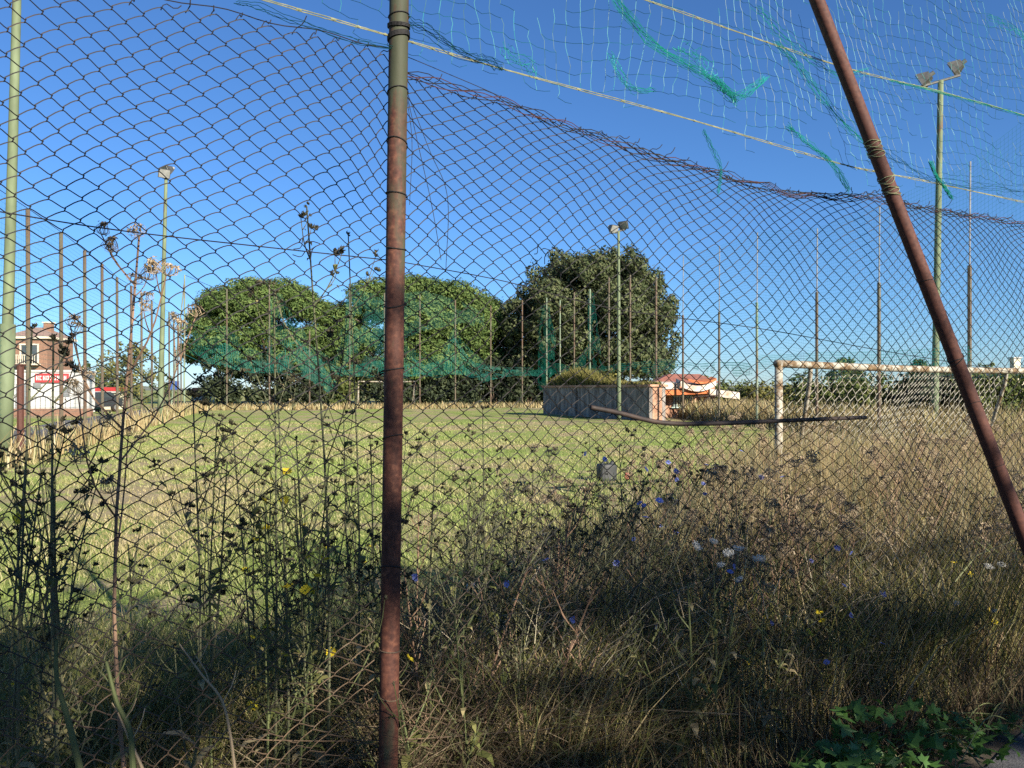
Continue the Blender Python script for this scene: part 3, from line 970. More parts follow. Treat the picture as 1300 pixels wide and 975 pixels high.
MB().add([(-1.3, 1.2, 2.1), (2.6, 1.2, 1.7), (1.8, 3.0, 2.5), (-0.6, 3.0, 2.8)], [[0, 1, 2, 3]])
mb = MB(); mb.box((0.6, 2.2, 2.25), (3.8, 2.4, 0.5), 0, 0.45)
mb.build('tiled_roof', mat_noise('dark_red_tiles', [(0.3, (0.14, 0.05, 0.04)), (0.7, (0.25, 0.1, 0.07))], 5, 0.9, 0.4), t)
MB().box((0.6, 2.2, 1.0), (3.2, 2.0, 2.0)).build('rear_wall', M['peach'], t)

# ------------------------------------------------------------------ floodlight masts
M['lampbody'] = mat_noise('lamp_housing', [(0.3, (0.05, 0.05, 0.05)), (0.7, (0.11, 0.11, 0.1))], 6, 0.5, 0, metal=0.3)
M['lampglass'] = mat_noise('lamp_glass', [(0.3, (0.16, 0.17, 0.16)), (0.7, (0.3, 0.3, 0.29))], 4, 0.2, 0)


def mast(px_base, d, H, r0, r1, label, lean=0.0, arm=0.5, armrot=0.0, lamps=((-1, 1), (1, -1)), lean_y=0.0, seed=0, step=0.0, tilt=0.12, big=1.0):
    b = gp(px_base, d)
    t = empty('floodlight_mast', b, label, 'floodlight', 'floodlight masts round the pitch')
    top = np.array([lean * H, lean_y * H, H])
    if step:
        P = np.array([[0, 0, -0.1], top * step / H]); MB().tubes(P, r0 * 1.25, 14, True).build('lower_sleeve', M['mast'], t, True)
    P = np.linspace([0, 0, -0.1], top, 10)
    MB().tubes(P, np.linspace(r0, r1, 10), 14, True).build('pole', M['mast'], t, True)
    ca, sa = math.cos(armrot), math.sin(armrot)
    ax = np.array([ca, sa, 0])
    MB().tubes([top - ax * arm + np.array([0, 0, -tilt]), top + ax * arm + np.array([0, 0, tilt])], 0.045, 8, True).build('crossarm', M['lampbody'], t)
    fw = np.array([-0.35, 0.3, 0]) if seed else np.array([-0.3, -0.4, 0])
    fw = fw / np.linalg.norm(fw)
    for side, _ in lamps:
        c = top + ax * arm * side * 0.82 + np.array([0, 0, 0.26 * big + tilt * side])
        # tilted box housing: narrow back, wide glass front
        f = np.array([fw[0] * side if not seed else fw[0], fw[1], -0.55]); f /= np.linalg.norm(f)
        r_ = np.cross(f, [0, 0, 1]); r_ /= np.linalg.norm(r_)
        u_ = np.cross(r_, f)
        def q(a, b2, cc):
            return c + (r_ * a + u_ * b2 + f * cc) * big
        mb = MB()
        V = [q(-.12, -.1, -.2), q(.12, -.1, -.2), q(.12, .1, -.2), q(-.12, .1, -.2), q(-.27, -.22, .14), q(.27, -.22, .14), q(.27, .22, .14), q(-.27, .22, .14)]
        mb.add(V, [[0, 3, 2, 1], [4, 5, 6, 7], [0, 1, 5, 4], [1, 2, 6, 5], [2, 3, 7, 6], [3, 0, 4, 7]])
        lp = mb.build('lamp', M['lampbody'], t)
        mb = MB()
        V = [q(-.24, -.19, .15), q(.24, -.19, .15), q(.24, .19, .15), q(-.24, .19, .15), q(-.24, -.19, .17), q(.24, -.19, .17), q(.24, .19, .17), q(-.24, .19, .17)]
        mb.add(V, [[0, 3, 2, 1], [4, 5, 6, 7], [0, 1, 5, 4], [1, 2, 6, 5], [2, 3, 7, 6], [3, 0, 4, 7]])
        mb.build('lens', M['lampglass'], lp)
        mb = MB(); mb.tubes([q(0, .0, -.32), q(0, 0, -.18)], 0.07, 8, True)
        mb.build('ballast', M['lampglass'], lp)
        MB().tubes([c - np.array([0, 0, .05]), top + ax * arm * side * .82 + np.array([0, 0, tilt * .8 * side])], 0.03, 6).build('bracket', M['lampbody'], t)
    return t


mast(5, 17.0, 12.0, 0.13, 0.085, 'thick green leftmost mast rising out of the top of the picture', lean=0.028, step=3.1)
mast(203, 36, 11.9, 0.135, 0.075, 'green floodlight mast left of the pines with lamps seen edge on', lean=0.025, arm=0.22, armrot=R(80))
mast(786, 39.0, 9.9, 0.11, 0.065, 'green floodlight mast standing in front of the concrete hut', lean=-0.003, arm=0.4, armrot=R(15))
mast(1186, 24.6, 11.8, 0.115, 0.085, 'tall green floodlight mast behind the right side of the goal', lean=0.018, arm=0.72, armrot=R(10), seed=1, tilt=.24, big=1.0)


# ------------------------------------------------------------------ tall ball-stop netting rows
def pole(parent, loc, H, r, mat, lean=0.0):
    o = MB().tubes([[loc[0] - parent.location.x, loc[1] - parent.location.y, -0.1], [loc[0] - parent.location.x + lean * H, loc[1] - parent.location.y, H]], r, 7, True).build('post', mat, parent)
    return o


def net_sheet(name, pts_top, pts_bot, mat, parent, nv=14, fold=0.0, seed=0, sub=8, rows=None):
    """sheet between two polylines given in world space"""
    g = np.random.default_rng(seed)
    T = np.asarray(pts_top, float); Bt = np.asarray(pts_bot, float)
    k = np.linspace(0, len(T) - 1, (len(T) - 1) * sub + 1)
    i = np.clip(k.astype(int), 0, len(T) - 2); f = (k - i)[:, None]
    fs = f
    T2 = T[i] * (1 - fs) + T[i + 1] * fs
    B2 = Bt[i] * (1 - fs) + Bt[i + 1] * fs
    v = np.linspace(0, 1, nv)
    S = T2[:, None, :] * (1 - v[None, :, None]) + B2[:, None, :] * v[None, :, None]
    n = len(k)
    if fold:
        ph = g.random(6) * 6.28
        w = np.zeros((n, nv))
        for q in range(6):
            w += np.sin(k[:, None] * (1.5 + q * 1.3) + v[None] * (1 + q) + ph[q]) / (1 + q * .5)
        S[:, :, 1] += w * fold
        S[:, :, 0] += w * fold * 0.25
    V = S.reshape(-1, 3) - np.array(parent.location)
    a, b_ = np.meshgrid(np.arange(n - 1), np.arange(nv - 1), indexing='ij')
    F = np.stack([a * nv + b_, (a + 1) * nv + b_, (a + 1) * nv + b_ + 1, a * nv + b_ + 1], -1).reshape(-1, 4)
    du = np.concatenate([[0], np.cumsum(np.linalg.norm(np.diff(B2, axis=0), axis=1))])
    dv = np.concatenate([np.zeros((n, 1)), np.cumsum(np.linalg.norm(np.diff(S, axis=1), axis=2), axis=1)], axis=1)
    uv = np.stack([np.broadcast_to(du[:, None], (n, nv)), dv], -1).reshape(-1, 2)
    mb = MB(); mb.add(V, F)
    return mb.build(name, mat, parent, uv=uv)


def cable(name, pts, r, mat, parent, n=24):
    P = catmull(pts, n) - np.array(parent.location)
    return MB().tubes(P, r, 4).build(name, mat, parent)


# left row
left = [(36, 18.1), (78, 20.8), (108, 23.5), (130, 26.2), (149, 29.0), (167, 31.7), (180, 34.2), (193, 36.9), (207.5, 40.6), (215, 44.3), (221, 48), (226, 52), (230, 56)]
ltop = [265, 295, 318, 335, 352, 363, 372, 382, 392, 396, 400, 404, 408]
tl = empty('ball_stop_fence', gp(36, 18.1), 'tall rusty poles with fine netting along the left side of the pitch', 'fence')
tops = []
for (px, d), py in zip(left, ltop):
    b = gp(px, d); H = CAM_H + (HOR - py) / FPX * d
    pole(tl, b, H, 0.05, M['pole_rust'], -0.002)
    tops.append(b + np.array([0, 0, H]))
near = at(-140, 150, 13.0)
T = [near] + tops
net_sheet('netting', T, [np.array([p[0], p[1], 0.9]) for p in T], M['net_faint'], tl, 20, 0.02, 3, sub=4)
cable('top_cable', T, 0.008, M['wire'], tl, 60)

# back row
tb = empty('ball_stop_fence', (-26, 61, 0), 'row of tall poles with torn teal netting across the back of the pitch', 'fence')
def back(px):
    tpx = (px - 650.0) / FPX
    q = (26 + tpx * 61) / (0.95 - 0.31 * tpx)
    return np.array([-26 + 0.95 * q, 61 + 0.31 * q, 0.0])
bp = [(234, 349), (288, 367), (342, 360), (393, 420), (444, 360), (488, 372), (533, 374), (578, 381), (623, 388), (663, 381), (694, 378)]
btops = []
for px, py in bp:
    b = back(px); H = CAM_H + (HOR - py) / FPX * b[1]
    pole(tb, b, H, 0.065, M['pole_green'] if px in (234, 694) else M['pole_rust'], 0.002 if px == 234 else 0)
    btops.append(b + np.array([0, 0, H]))
MB().tubes([back(234) - np.array([1.1, 0, 0]) - np.array(tb.location), btops[0] - np.array([0, 0, .6]) - np.array(tb.location)], 0.05, 6).build('stay', M['pole_green'], tb)
cable('top_cable', [btops[0], btops[1] - np.array([0, 0, .1]), btops[2]], 0.02, M['wire'], tb, 20)
def bpt(px, py, off=0.0):
    b = back(px)
    return np.array([b[0], b[1] - off, CAM_H + (HOR - py) / FPX * b[1]])
swag = [(246, 412, 447), (262, 415, 458), (288, 414, 464), (300, 424, 468), (318, 440, 471), (338, 452, 472), (345, 366, 469), (360, 375, 470), (376, 405, 470), (398, 440, 472), (420, 455, 474), (440, 400, 468), (446, 366, 465), (470, 380, 462), (488, 376, 470), (500, 420, 476), (520, 434, 478), (533, 440, 476), (545, 455, 475), (560, 448, 474), (578, 414, 474), (590, 436, 474), (605, 452, 476), (622, 464, 477), (650, 467, 477), (690, 466, 476)]
net_sheet('netting', [bpt(a, b, .2) for a, b, c in swag], [bpt(a, c, .2) for a, b, c in swag], M['net_veil'], tb, 12, 0.16, 4, sub=5)
# second loose layer gives darker doubled folds near the bottom rope
sw2 = [(246, 436, 450), (270, 444, 462), (288, 436, 466), (305, 446, 470), (325, 458, 474), (345, 462, 474), (362, 440, 472), (378, 432, 474), (400, 450, 484), (418, 462, 500), (430, 466, 478), (486, 458, 478), (500, 446, 480), (520, 452, 478), (540, 464, 478), (562, 456, 476), (577, 428, 476), (586, 440, 476), (600, 459, 478), (612, 464, 486), (650, 470, 477), (690, 470, 478)]
net_sheet('netting', [bpt(a, b, .5) for a, b, c in sw2], [bpt(a, c, .5) for a, b, c in sw2], M['net_far'], tb, 10, 0.2, 5, sub=5)
net_sheet('netting', [bpt(a, b, .35) for a, b, c in ((440, 366, 0), (466, 372, 0), (490, 376, 0), (540, 370, 0), (590, 385, 0), (616, 400, 0))], [bpt(a, c, .35) for a, b, c in ((440, 0, 465), (466, 0, 430), (490, 0, 440), (540, 0, 420), (590, 0, 410), (616, 0, 420))], M['net_veil'], tb, 10, 0.1, 6, sub=5)
cable('net_rope', [bpt(a, b, .25) for a, b in ((236, 450), (262, 461), (288, 463), (315, 473), (342, 470), (370, 476), (393, 472), (420, 478), (444, 470), (468, 479), (488, 473), (510, 480), (533, 474), (556, 479), (578, 472), (600, 479), (623, 473), (645, 478), (663, 473), (680, 477), (694, 470))], 0.018, M['tealdark'], tb, 120)

# right row
tr_ = empty('ball_stop_fence', (12.5, 20.4, 0), 'row of thin two-part poles with torn teal netting along the right side', 'fence')
rp = [(711, 66, 381, 0), (729, 61.2, 371, 0), (749, 56.7, 367, 0), (773, 52, 352, 0), (800, 47.7, 349, 0), (833, 43.3, 352, 0),
      (867, 39.5, 400, 325), (913, 35.3, 396, 312), (961, 31.8, 384, 295), (1037, 27.4, 371, 290), (1116, 24, 359, 262), (1231, 20.4, 337, 205)]
rt = []
for px, d, py, py2 in rp:
    b = gp(px, d); H = CAM_H + (HOR - py) / FPX * d
    o = pole(tr_, b, H, 0.062 if d > 40 else 0.055, M['pole_green'] if px in (711, 749, 961) else M['pole_rust'])
    if py2:
        H2 = CAM_H + (HOR - py2) / FPX * d
        MB().tubes([b + np.array([0, 0, H - 0.2]) - np.array(tr_.location), b + np.array([0.02, 0, H2]) - np.array(tr_.location)], 0.022, 6, True).build('pole_extension', M['metal'], o)
        H = H2
    rt.append(b + np.array([0, 0, H]))
def rpt(px, py, off=0.0):
    tpx = (px - 650.0) / FPX
    y = 16.2 / (tpx + 0.181)
    return np.array([tpx * y - off, y, CAM_H + (HOR - py) / FPX * y])
sw = [(688, 455, 478), (700, 460, 476), (715, 462, 474), (728, 466, 470), (735, 458, 474), (749, 438, 476), (760, 450, 477), (770, 466, 478), (785, 462, 472), (800, 461, 471), (815, 460, 470), (833, 457, 480), (846, 456, 470), (868, 458, 467), (890, 462, 470), (914, 460, 476), (945, 460, 478), (961, 462, 476)]
net_sheet('netting', [rpt(a, b, .15) for a, b, c in sw], [rpt(a, c, .15) for a, b, c in sw], M['net_far'], tr_, 10, 0.10, 8, sub=5)
vb = [(684, 392, 492), (690, 388, 500), (696, 386, 498), (700, 392, 480), (706, 420, 470)]
net_sheet('netting', [rpt(a, b, .1) for a, b, c in vb], [rpt(a, c, .1) for a, b, c in vb], M['net_far'], tr_, 14, 0.35, 9, sub=6)
net_sheet('netting', [rpt(a, b, .05) for a, b in ((747, 370), (754, 372), (758, 400))], [rpt(a, b, .05) for a, b in ((747, 440), (756, 445), (764, 452))], M['net_far'], tr_, 10, 0.2, 10, sub=6)
net_sheet('netting', [rpt(a, b, .05) for a, b in ((960, 384), (964, 386), (967, 396))], [rpt(a, b, .05) for a, b in ((960, 414), (964, 414), (967, 406))], M['net_far'], tr_, 8, 0.1, 11, sub=6)
T = [p for p in rt[6:]] + [at(1420, 60, 16.5)]
net_sheet('netting', T, [np.array([p[0], p[1], 1.9]) for p in T], M['net_faint'], tr_, 16, 0.04, 13, sub=4)
for a, b in ((3.4, 3.6),):
    T2 = [rpt(961, 452), rpt(1037, 448), rpt(1116, 446), rpt(1231, 440)]
    net_sheet('netting', T2, [p - np.array([0, 0, .55]) for p in T2], mat_net('thin_teal_netting', (0.02, 0.3, 0.24), 0.1, 0.10), tr_, 8, 0.08, 14, sub=6)

# ------------------------------------------------------------------ goals
def goal(name, base, rz, W, H, D, label, r, net=True, seed=1, cell=0.13):
    t = empty(name, base, label, 'goal', rz=rz)
    MB().tubes([[0, 0, -0.1], [0, 0, H]], r, 10, True).build('goal_post', M['goal'], t, True)
    MB().tubes([[W, 0, -0.1], [W, 0, H]], r, 10, True).build('goal_post', M['goal'], t, True)
    MB().tubes(np.linspace([-r, 0, H], [W + r, 0, H], 16) + np.array([[0, 0, -0.02 * math.sin(q / 15 * math.pi)] for q in range(16)]), r, 10, True).build('crossbar', M['goal'], t, True)
    return t


# near goal
GB = np.array([3.15, 8.8]); GE = np.array([8.45, 12.15])
gd = GE - GB; W = np.linalg.norm(gd); grz = math.atan2(gd[1], gd[0])
GH = 1.91
t = goal('goal_frame', (GB[0], GB[1], 0), grz, W, GH, 1.2, 'rusty white football goal with hanging white net at right', 0.046)
# stanchions slope back from the crossbar
for x0 in (0.62, W - 0.75):
    MB().tubes(catmull([(x0, 0.02, GH - 0.05), (x0 + 0.06, 0.08, GH - 0.25), (x0 + 0.36, 0.42, GH * .5), (x0 + 0.62, 0.75, 0.02)], 10), 0.028, 8).build('stanchion', M['goal'], t, True)
MB().tubes([[1.24, 0.75, 0.06], [W - .13, 0.75, 0.06]], 0.025, 6).build('ground_bar', M['goal'], t)
# hexagonal net between the stanchions
rng = np.random.default_rng(31)
segs = []
cw, ch = 0.125, 0.105
def netp(u, v):
    sag = 0.05 * math.sin(u * 2.2) * v / 1.6
    return np.array([u + 0.03 * math.sin(v * 5 + u * 3), 0.04 + 0.48 * v + sag + 0.10 * math.sin(u * 1.7 + v * 2), GH - 0.06 - v - 0.06 * math.sin(u * 3.1) * v])
nu, nv = int((W - 1.3) / cw), int(1.3 / ch)
for j in range(nv):
    cut = 1.28 - 0.22 * math.sin(j * 0.1)
    for i in range(nu):
        u0 = 0.66 + i * cw + (cw / 2 if j % 2 else 0)
        v0 = j * ch
        if u0 < 1.0 and v0 > 0.5 + 0.3 * math.sin(i):
            continue
        vA, vB = v0 + ch * 0.32, v0 + ch
        a = netp(u0, v0); b = netp(u0, vA)
        segs.append((a, b))
        segs.append((b, netp(u0 - cw / 2, vB)))
        segs.append((b, netp(u0 + cw / 2, vB)))
MB().tubes(np.array(segs), 0.0042, 3).build('netting', M['whitenet'], t)

# far goal
fg = gp(455, 66)
t = goal('goal_frame', (fg[0], fg[1], 0), R(17), 5.0, 2.35, 1.0, 'small far white goal seen past the near post at the back of the pitch', 0.06)
for x0 in (0.0, 5.0):
    MB().tubes([[x0, 0.05, 2.3], [x0, 1.4, 0.0]], 0.045, 6).build('stanchion', M['goal'], t)
    MB().tubes([[x0, 0, 0.05], [x0, 1.4, 0.05]], 0.04, 6).build('ground_bar', M['goal'], t)

# ------------------------------------------------------------------ things lying on the pitch
def lump(name, base, size, label, mat, seed, cat, boxy=0.6, rough=0.10):
    g = np.random.default_rng(seed)
    n1, n2 = 9, 12
    V = []
    for i in range(n1 + 1):
        th = math.pi * i / n1
        for j in range(n2):
            ph = 2 * math.pi * j / n2
            p = np.array([math.sin(th) * math.cos(ph), math.sin(th) * math.sin(ph), math.cos(th)])
            p = np.sign(p) * np.abs(p) ** boxy
            V.append(p * np.array(size) * (1 + rough * g.normal()))
    F = [[i * n2 + j, (i + 1) * n2 + j, (i + 1) * n2 + (j + 1) % n2, i * n2 + (j + 1) % n2] for i in range(n1) for j in range(n2)]
    mb = MB(); mb.add(np.array(V) + np.array([0, 0, size[2] * 0.85]), F)
    o = mb.build(name, mat, None, True)
    o.location = base
    return tag(o, label, cat)


M['darkplastic'] = mat_noise('dark_grey_plastic', [(0.3, (0.016, 0.019, 0.02)), (0.7, (0.035, 0.04, 0.041))], 5, 0.6, 0.2)
M['stone'] = mat_noise('pale_stone', [(0.3, (0.3, 0.29, 0.27)), (0.7, (0.55, 0.53, 0.5))], 8, 0.9, 0.6)
M['bluestone'] = mat_noise('grey_stone', [(0.3, (0.16, 0.17, 0.18)), (0.7, (0.34, 0.35, 0.37))], 8, 0.9, 0.6)
t = empty('plastic_canister', gp(770, 13.2), 'dark grey plastic container lying on the grass', 'container', rz=R(20))
g = lump('body', (0, 0, 0), (0.16, 0.12, 0.16), None, M['darkplastic'], 3, None, 0.3, 0.03); g.parent = t
for k in list(g.keys()):
    del g[k]
MB().tubes([[0.09, 0, 0.28], [0.13, 0, 0.33]], 0.035, 10, True).build('cap', M['darkplastic'], t)
MB().tubes(catmull([(-.1, 0, .26), (-.06, 0, .33), (.02, 0, .33), (.05, 0, .26)], 8), 0.014, 6).build('handle', M['darkplastic'], t)
lump('crumpled_can', gp(796, 13.4), (0.045, 0.035, 0.06), 'small crumpled red can beside the dark container', mat_noise('red_tin', [(0.3, (0.3, 0.08, 0.05)), (0.7, (0.45, 0.2, 0.14))], 6, 0.4, 0), 4, 'can')
for k, (px, d, s, lab, mt) in enumerate(((602, 5.9, .06, 'pale rubble stone in the weeds right of the near post', 'stone'), (668, 6.0, .06, 'pale rubble stone left of the blue flowers', 'stone'),
                                         (695, 6.1, .045, 'smallest pale rubble stone in the lit weeds', 'stone'), (284, 4.6, .06, 'pale stone in the shaded grass left of the near post', 'stone'),
                                         (70, 3.6, .11, 'grey stone under the mesh at lower left', 'bluestone'), (22, 3.4, .10, 'grey stone at the lower left edge', 'bluestone'))):
    lump('rubble_stone', gp(px, d), (s, s * .8, s * .7), lab, M[mt], 20 + k, 'stone')

# ------------------------------------------------------------------ near chain-link fence
fence = empty('chain_link_fence', (P0[0], P0[1], 0), 'near sagging chain-link fence with rusty post and leaning brace', 'fence')
FO = np.array([P0[0], P0[1], 0.0])


def local(P):
    return np.asarray(P) - FO


TOPS = [(-3.2, 1.045), (-0.35, 1.045), (-0.02, 1.03), (0.05, 0.995), (0.4, 0.97), (0.95, 0.885), (1.45, 0.855), (1.85, 0.825), (2.25, 0.872), (2.75, 0.87), (3.4, 0.885), (5.2, 0.9)]


def top_h(s):
    return np.interp(s, [a for a, _ in TOPS], [b for _, b in TOPS])


def mesh_pt(s, h):
    """rest position (s,h) -> sagged, sheared, bulged world position"""
    s = np.asarray(s, float); h = np.asarray(h, float)
    lf = 1 / (1 + np.exp((s + 0.05) * 14))                  # 1 on the left panel
    a = 1.05 - top_h(s)
    k = np.clip((h - 0.45) / 0.6, 0, 1)
    h2 = h - a * k ** 3
    # panels hang a little between supports
    s2 = s + lf * 0.13 * (h - 0.2) + (1 - lf) * 0.03 * np.sin(s * 2.0) * h
    away = np.clip(-(s + 0.03) / 0.8, 0, 1.2)
    low = np.clip((-h - 0.15) / 1.2, 0, 1)
    b = -0.037 + 0.42 * away * low ** 1.3
    rgt = np.clip(s / 0.4, 0, 1)
    b = b - rgt * (0.10 * np.sin(np.clip(s / 2.3, 0, 1.6) * math.pi) * np.clip((0.8 - h) / 1.5, 0, 1)) + 0.05 * np.exp(-((s - 2.25) / .4) ** 2) * rgt
    # irregular dents
    ds = 0.010 * np.sin(s * 7.3 + h * 5.1) + 0.006 * np.sin(s * 15 - h * 11) + 0.010 * np.sin(h * 3.1 + s * 2.2)
    dh = 0.010 * np.sin(s * 5.7 - h * 4.3 + 1) + 0.006 * np.sin(s * 13 + h * 9)
    db = 0.018 * np.sin(s * 4.1 + h * 3.7) * np.clip(np.abs(s) * 3, 0, 1)
    return fpt(s2 + ds, h2 + dh, b + db)


rng = np.random.default_rng(101)
CW, CH = 0.070, 0.058
ni = int((4.9 + 2.3) / CW)
nj = int((1.05 + 1.5) / CH)
S0 = -2.3
polys = []
# every wire zig-zags downwards, hooked with its neighbours
holes = [(-0.28, 0.42), (0.55, 0.47), (0.62, 0.42)]
for i in range(ni):
    for j in range(nj * 2):
        sA = S0 + i * CW + (CW / 2 if j % 2 else 0.0)
        hA = 1.05 - j * CH / 2
        hB = hA - CH / 2
        for dirn in (-1, 1):
            sB = sA + dirn * CW / 2
            if any((sA - a) ** 2 + (hA - b) ** 2 < 0.0006 for a, b in holes):
                continue
            f = np.array([0.0, 0.22, 0.5, 0.78, 1.0])
            ss = sA + (sB - sA) * f
            hh = hA + (hB - hA) * f
            if dirn == -1:          # the '/' side is bowed
                hh = hh + (0.018 if sA < 0 else 0.009) * f ** 1.6 * (1 - f)
            hh = hh + np.array([-0.0035, -0.001, 0, 0.001, 0.0035])
            polys.append((ss, hh, dirn))
SS = np.array([p[0] for p in polys]); HH = np.array([p[1] for p in polys])
SS += rng.normal(size=(len(SS), 1)) * 0.0006
P = mesh_pt(SS, HH)
dd = np.array([p[2] for p in polys])[:, None] * np.array([1, .4, 0, -.4, -1])[None] * 0.0028
P[..., 0] += FN[0] * dd; P[..., 1] += FN[1] * dd
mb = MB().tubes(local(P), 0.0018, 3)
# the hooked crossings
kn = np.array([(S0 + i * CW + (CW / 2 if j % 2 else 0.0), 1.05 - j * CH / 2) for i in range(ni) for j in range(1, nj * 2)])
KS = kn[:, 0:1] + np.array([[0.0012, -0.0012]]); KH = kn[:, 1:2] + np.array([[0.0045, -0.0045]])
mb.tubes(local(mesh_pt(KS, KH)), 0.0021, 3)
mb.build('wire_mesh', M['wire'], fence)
# loose ends where wires broke
mb = MB()
for a, b in holes:
    for k in range(4):
        an = k * 1.57 + 0.5
        c0 = mesh_pt(a + 0.04 * math.cos(an), b + 0.035 * math.sin(an))
        c1 = mesh_pt(a + 0.02 * math.cos(an + .5), b + 0.022 * math.sin(an + .9))
        c2 = mesh_pt(a + 0.03 * math.cos(an + 1.2), b + 0.012 * math.sin(an + 1.5)) + np.array([0, -0.02, 0])
        mb.tubes(local(catmull([c0, c1, c2], 6)), 0.0014, 4)
mb.build('loose_wire', M['wire'], fence)
# twisted barbs along the top edge
mb = MB()
for i in range(ni):
    s = S0 + i * CW + rng.normal() * .006
    c = mesh_pt(s, 1.05)
    q = rng.normal(size=3) * 0.008
    mb.tubes(local(catmull([c + [-.012, 0, -.01], c + [0, 0, 0.008], c + np.array([0.012, 0, 0.002]) + q, c + np.array([0.02, 0, 0.016]) + q * 1.6], 6)), 0.0016, 4)
mb.build('top_twist', M['wire'], fence)['kind'] = 'stuff'
# thick bundle of gathered top wires
for w in range(5):
    ss = np.linspace(0.02, 4.6, 120)
    hh = top_h(ss) + 0.012 * np.sin(ss * (17 + w * 3) + w) + 0.004 * w - 0.012
    MB().tubes(local(fpt(ss, hh, 0.0 + 0.008 * np.cos(ss * (17 + w * 3) + w) - 0.03)), 0.0016, 4).build('top_wire', M['brace'] if w in (1, 3) else M['wire'], fence)
ss = np.linspace(-2.3, 0, 60)
MB().tubes(local(fpt(ss, 1.06 + 0.006 * np.sin(ss * 23), -0.03)), 0.0018, 4).build('top_wire', M['wire'], fence)
# straight tension wires
for pts, r in (([(-60, 259), (140, 291), (330, 313), (500, 331)], 0.0019), ([(512, 333), (640, 357), (780, 392), (970, 418), (1130, 447), (1320, 478)], 0.0017),
               ([(512, 70), (560, 90), (640, 125), (700, 160)], 0.0012), ([(512, 100), (530, 180), (548, 260), (560, 330)], 0.0011), ([(514, 110), (545, 190), (568, 250), (566, 345)], 0.0011),
               ([(520, 260), (523, 180), (516, 120)], 0.001), ([(-60, 905), (250, 935), (480, 940), (700, 925), (1000, 900)], 0.0016)):
    MB().tubes(local(catmull([fpx(a, b, -0.05) for a, b in pts], 30)), r, 5).build('tension_wire', M['wire'], fence)

# near post with its wire ties
pb, pt_ = fpx(491, 1090, 0.0), fpx(508, -90, 0.0)
P = np.linspace(pb, pt_, 24)
P = np.vstack([P[0] + (P[0] - P[1]) * (P[0][2] + 0.15) / (P[1][2] - P[0][2]), P])
post = MB().tubes(local(P), 0.0295, 20, True).build('post', M['post'], fence, True)
post['label'] = 'rusty upright post with green paint remains'


def ring(px, py, r, tilt, wire_r, name='tie_wire', turns=1.0, seed=0, parent=None):
    c = fpx(px, py, 0.0)
    k = np.linspace(0, 2 * math.pi * turns, int(22 * turns) + 1)
    Q = np.stack([c[0] + r * np.cos(k), c[1] + r * np.sin(k), c[2] + tilt * np.cos(k + seed) + 0.004 * k / 6.28], -1)
    return MB().tubes(local(Q), wire_r, 5).build(name, M['wire'], parent or fence)


for k, py in enumerate((22, 118, 183, 248, 316, 388, 470, 556, 722, 826, 884)):
    px = 508 + (491 - 508) * (py + 90) / 1180.0
    ring(px, py, 0.0315, 0.004 + 0.004 * (k % 3), 0.0019, seed=k)
for py, tn in ((36, 3), (50, 4)):
    px = 508 + (491 - 508) * (py + 90) / 1180.0
    ring(px, py, 0.033, 0.007, 0.0024, turns=tn, seed=py)

# leaning brace
bt, bb = at(1037, 0, 3.08), at(1300, 680, 3.35)
dirb = (bb - bt) / (bt[2] - bb[2])
top = bt - dirb * 0.55
bot = bt + dirb * (bt[2] + 0.15)
P = np.linspace(top, bot, 30)
br = MB().tubes(local(P), np.linspace(0.0275, 0.033, 30), 18, True).build('brace', M['brace'], fence, True)
br['label'] = 'brown rusty brace pole leaning across the right side'
for py, tn, rr_ in ((183, 4, .0315), (196, 3, .032), (226, 3, .0325), (240, 4, .032), (352, 1, .032), (452, 2, .0325), (512, 1, .033), (590, 1, .0335)):
    f = (CAM_H - (py - HOR) / FPX * 3.2)
    c = bt + dirb * (bt[2] - f)
    k = np.linspace(0, 2 * math.pi * tn, 20 * tn + 1)
    ub = dirb / np.linalg.norm(dirb); e1 = np.cross(ub, [0, 1.0, 0]); e1 /= np.linalg.norm(e1); e2 = np.cross(ub, e1)
    Q = c + rr_ * (np.cos(k)[:, None] * e1 + np.sin(k)[:, None] * e2) + ub * (0.010 * k / 6.28 + 0.010 * np.sin(k * 1.0 + py) + 0.006 * np.sin(k * 2.3))[:, None]
    MB().tubes(local(Q), 0.0019 if tn > 1 else 0.0012, 5).build('tie_wire', M['rope'] if tn > 2 else M['wire'], fence)

# ropes carrying the ball net
ballnet = empty('ball_net', (P0[0], P0[1], 0), 'torn teal ball net on two ropes above the chain-link fence', 'net')
for pts, nm in (([(-40, -110), (330, -2), (507, 49), (640, 88), (870, 150), (1060, 206), (1118, 219), (1180, 231), (1320, 261)], 'rope'), ([(640, -60), (820, 0), (1060, 82), (1200, 118), (1320, 152)], 'rope')):
    C = catmull([fpx(a, b, 0.045 if 1090 < a < 1150 else 0.0) for a, b in pts], 220)
    k = np.arange(220)
    for ph in (0, 1):
        Q = C.copy(); Q[:, 2] += (0.0022 + 0.0012 * np.sin(k * .21)) * (1 if ph else -1) + rng.normal(size=220) * 0.0003
        MB().tubes(local(Q), 0.0016, 5).build(nm, M['rope'], ballnet)
    mb = MB()
    for q in range(3, 216, 6):
        c = C[q] + (C[q + 1] - C[q]) * rng.random()
        dq = (C[q + 1] - C[q]); dq /= np.linalg.norm(dq)
        mb.tubes(local(np.stack([c - dq * 0.008, c, c + dq * 0.008])), np.array([.002, .0045, .002]), 6)
    mb.build('rope_knots', M['rope'], ballnet)['kind'] = 'stuff'

